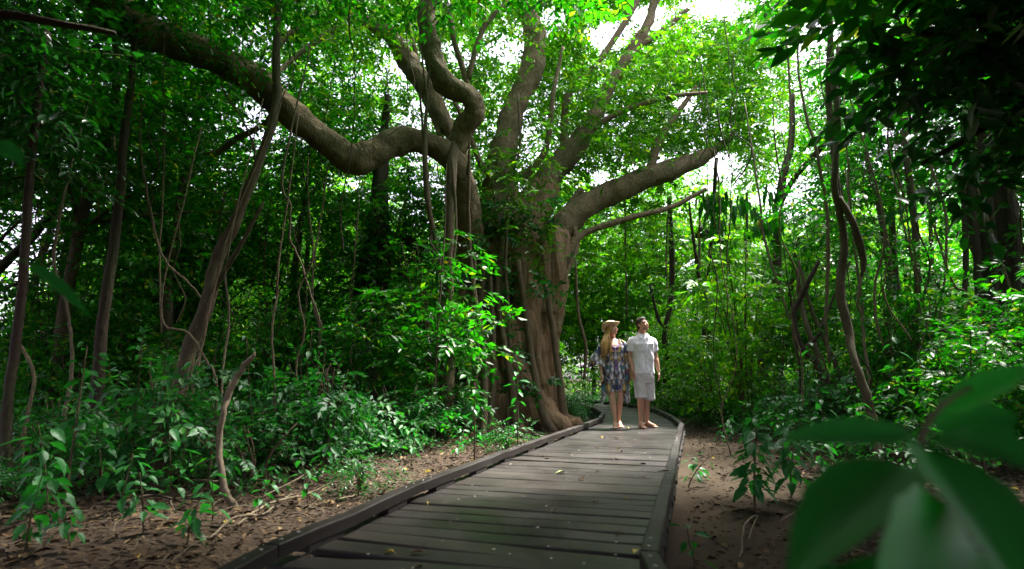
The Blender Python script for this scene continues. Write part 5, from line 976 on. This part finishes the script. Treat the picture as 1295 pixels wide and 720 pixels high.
# ---- the woman
PW = gp(778.5, 541.5, DECK); wo_ = empty('person', (PW.x, PW.y, DECK + .004), math.radians(6), label='blond woman in straw hat and patterned kaftan walking barefoot beside the man', cat='person')
HW = Matrix.Translation((-.015, -.02, 1.590)) @ Matrix.Rotation(math.radians(26), 4, 'Z') @ Matrix.Rotation(math.radians(-14), 4, 'X')
b = MB(); b.loft([ell(z, a, d, x0, y0) for z, a, d, x0, y0 in ((.76, .13, .10, .01, 0), (.86, .165, .115, .01, 0), (.98, .125, .09, 0, 0), (1.10, .12, .085, 0, 0), (1.22, .145, .115, 0, -.01), (1.32, .145, .095, 0, 0), (1.385, .12, .07, 0, .01), (1.42, .06, .05, 0, .014))])
b.tube([(0, .02, 1.38, .052), (-.005, .014, 1.46, .046), (-.012, .0, 1.54, .047)], 12, 4); head_parts(b, HW, .95)
for s in (-1, 1): b.ball((s * .135, .008, 1.365), (.050, .048, .048), 12, 8)
WR = dict(s=(-.148, .01, 1.36), e=(-.222, .03, 1.09), w=(-.225, -.06, .855)); WL = dict(s=(.148, .01, 1.36), e=(.225, .04, 1.10), w=(.262, -.03, .90))
arm(b, *WR.values(), .86); arm(b, *WL.values(), .86); hand(b, WR['w'], (.05, -.15, -1), (.35, -1, 0), .5, .92); hand(b, WL['w'], (.35, .0, -1), (.1, -1, 0), .9, .92)
leg(b, (-.075, 0, .84), (-.055, -.06, .455), (-.012, -.03, .080), .92); leg(b, (.085, 0, .84), (.085, -.02, .46), (.088, .12, .088), .92); foot(b, (-.012, -.03, .080), math.radians(-12)); foot(b, (.088, .12, .088), math.radians(0))
link('body', remeshed(b, 'body', M_SKIN_W, .0055, smooth_it=3), wo_)
face_bits(wo_, HW, M_BEARD, M_LIP, .95)
# kaftan: a fluted open shell with a V neck, long pointed sides and loose sleeves
nU, nV = 120, 60; U = np.arange(nU) / nU * 2 * math.pi; V = []; prof_z = [1.44, 1.41, 1.36, 1.28, 1.1, .9, .7, .5, .36]
A_ = [.075, .125, .170, .190, .185, .190, .205, .215, .215]; B_ = [.060, .072, .088, .118, .118, .130, .140, .146, .15]
for j in range(nV):
    q_ = j / (nV - 1)
    for u in U:
        fr = max(0, -math.sin(u)); side = abs(math.cos(u)); zt = 1.435 - .15 * fr ** 6 - .01 * side; zb = .575 - .20 * side ** 4 + (.02 if math.cos(u) > 0 else 0)
        z = zt + (zb - zt) * q_; a_ = np.interp(-z, [-v for v in prof_z], A_); b_ = np.interp(-z, [-v for v in prof_z], B_); f = 1 + q_ * (.075 * math.sin(11 * u + 2 * math.sin(2 * u)) + .04 * math.sin(19 * u + 1.3)) 
        V.append((a_ * f * math.cos(u) + .012 * q_, b_ * f * math.sin(u), z))
F = [(j * nU + i, j * nU + (i + 1) % nU, (j + 1) * nU + (i + 1) % nU, (j + 1) * nU + i) for j in range(nV - 1) for i in range(nU)]
dr_ = link('kaftan', mesh_np('kaftan', np.array(V), np.array(F), M_PRINT), wo_); md = dr_.modifiers.new('thickness', 'SOLIDIFY'); md.thickness = .004
def sleeve(name, pts, seed):
    """pts: x,y,z, half width, half depth"""
    P = crom(np.array(pts, float), 6); n = 40; rows = []
    for i, r in enumerate(P):
        q_ = i / (len(P) - 1); u = np.arange(n) / n * 2 * math.pi; f = 1 + q_ * .14 * np.sin(6 * u + seed) + q_ * .06 * np.sin(11 * u)
        rows.append(np.stack([r[0] + r[3] * f * np.cos(u), r[1] + r[4] * f * np.sin(u), r[2] - q_ * .05 * np.abs(np.cos(u + .6)) ** 2], 1))
    m_ = len(rows); F = [(i * n + j, i * n + (j + 1) % n, (i + 1) * n + (j + 1) % n, (i + 1) * n + j) for i in range(m_ - 1) for j in range(n)]
    o = link(name, mesh_np(name, np.vstack(rows), np.array(F), M_PRINT), dr_); md = o.modifiers.new('thickness', 'SOLIDIFY'); md.thickness = .004
sleeve('sleeve', [(-.10, .01, 1.41, .03, .05), (-.155, .01, 1.37, .065, .065), (-.20, .01, 1.26, .085, .08), (-.255, .0, 1.13, .125, .10), (-.275, -.01, 1.01, .145, .11)], 1)
sleeve('sleeve', [(.10, .01, 1.41, .03, .05), (.150, .01, 1.37, .062, .065), (.175, .02, 1.22, .075, .08), (.190, .02, 1.02, .080, .085), (.190, .01, .80, .070, .08), (.175, .0, .56, .052, .07), (.165, .0, .42, .035, .05)], 4)
# hair falling over her right shoulder, straw hat
hb = MB(); hb.ball(xf(HW, (0, .026, .012)), (.078, .088, .096), 20, 12, HW); rh = np.random.default_rng(8)
for i in range(90):
    a = rh.uniform(-.2, 1.0); s0 = Vector(xf(HW, (-.070 + .02 * rh.random() - .004, -.010 + .09 * a, -.01 + .03 * rh.random()))); ex = rh.uniform(-.245, -.075); 
    ez = rh.uniform(1.12, 1.28); ey = rh.uniform(-.15, -.10) + (.09 if i % 3 == 0 else 0); mid = (s0.x * .65 + ex * .35 - .02, s0.y * .5 + ey * .5 - .005, 1.44 + rh.normal(0, .012))
    hb.tube([tuple(s0) + (.010,), (s0.x - .012, s0.y - .004, 1.525, .011), mid + (.011,), (ex * .95, ey, 1.36 + rh.normal(0, .01), .0095), (ex + rh.normal(0, .012), ey - .005, ez, .003)], 5, 3, .001, rng=rh)
hb.build('hair', M_HAIR_W, wo_)
HT = HW @ Matrix.Translation((0, .022, .044)) @ Matrix.Rotation(math.radians(-6), 4, 'X')
prof = [(.002, .098), (.035, .100), (.060, .094), (.078, .072), (.087, .035), (.092, .004), (.112, -.004), (.135, -.002), (.152, .006), (.154, .002), (.135, -.007), (.112, -.009), (.090, -.004)]; n = 40; rows = []
for r, z in prof:
    u = np.arange(n) / n * 2 * math.pi; lift = np.clip((r - .095) / .06, 0, 1) * (.040 * np.cos(u) ** 2 + .012 - .03 * (np.sin(u) > .3)); zz = z + lift; dent = -.018 * np.exp(-(np.cos(u) ** 2) * 3) * (1 if z > .09 else 0)
    rows.append(np.array([(HT @ Vector((r * math.cos(a), r * 1.08 * math.sin(a), zz[i] + dent[i])))[:] for i, a in enumerate(u)]))
ht = MB(); ht.loft(rows, cap=False).build('hat', M_STRAW, wo_); band = MB(); band.loft([np.array([(HT @ Vector((r * math.cos(a), r * 1.08 * math.sin(a), z)))[:] for a in np.arange(n) / n * 2 * math.pi]) for r, z in ((.0925, .006), (.0945, .008), (.0915, .030), (.0885, .030))], cap=False)
band.build('hat_band', plain('hat_band', (.40, .24, .11), .7, 50), wo_)
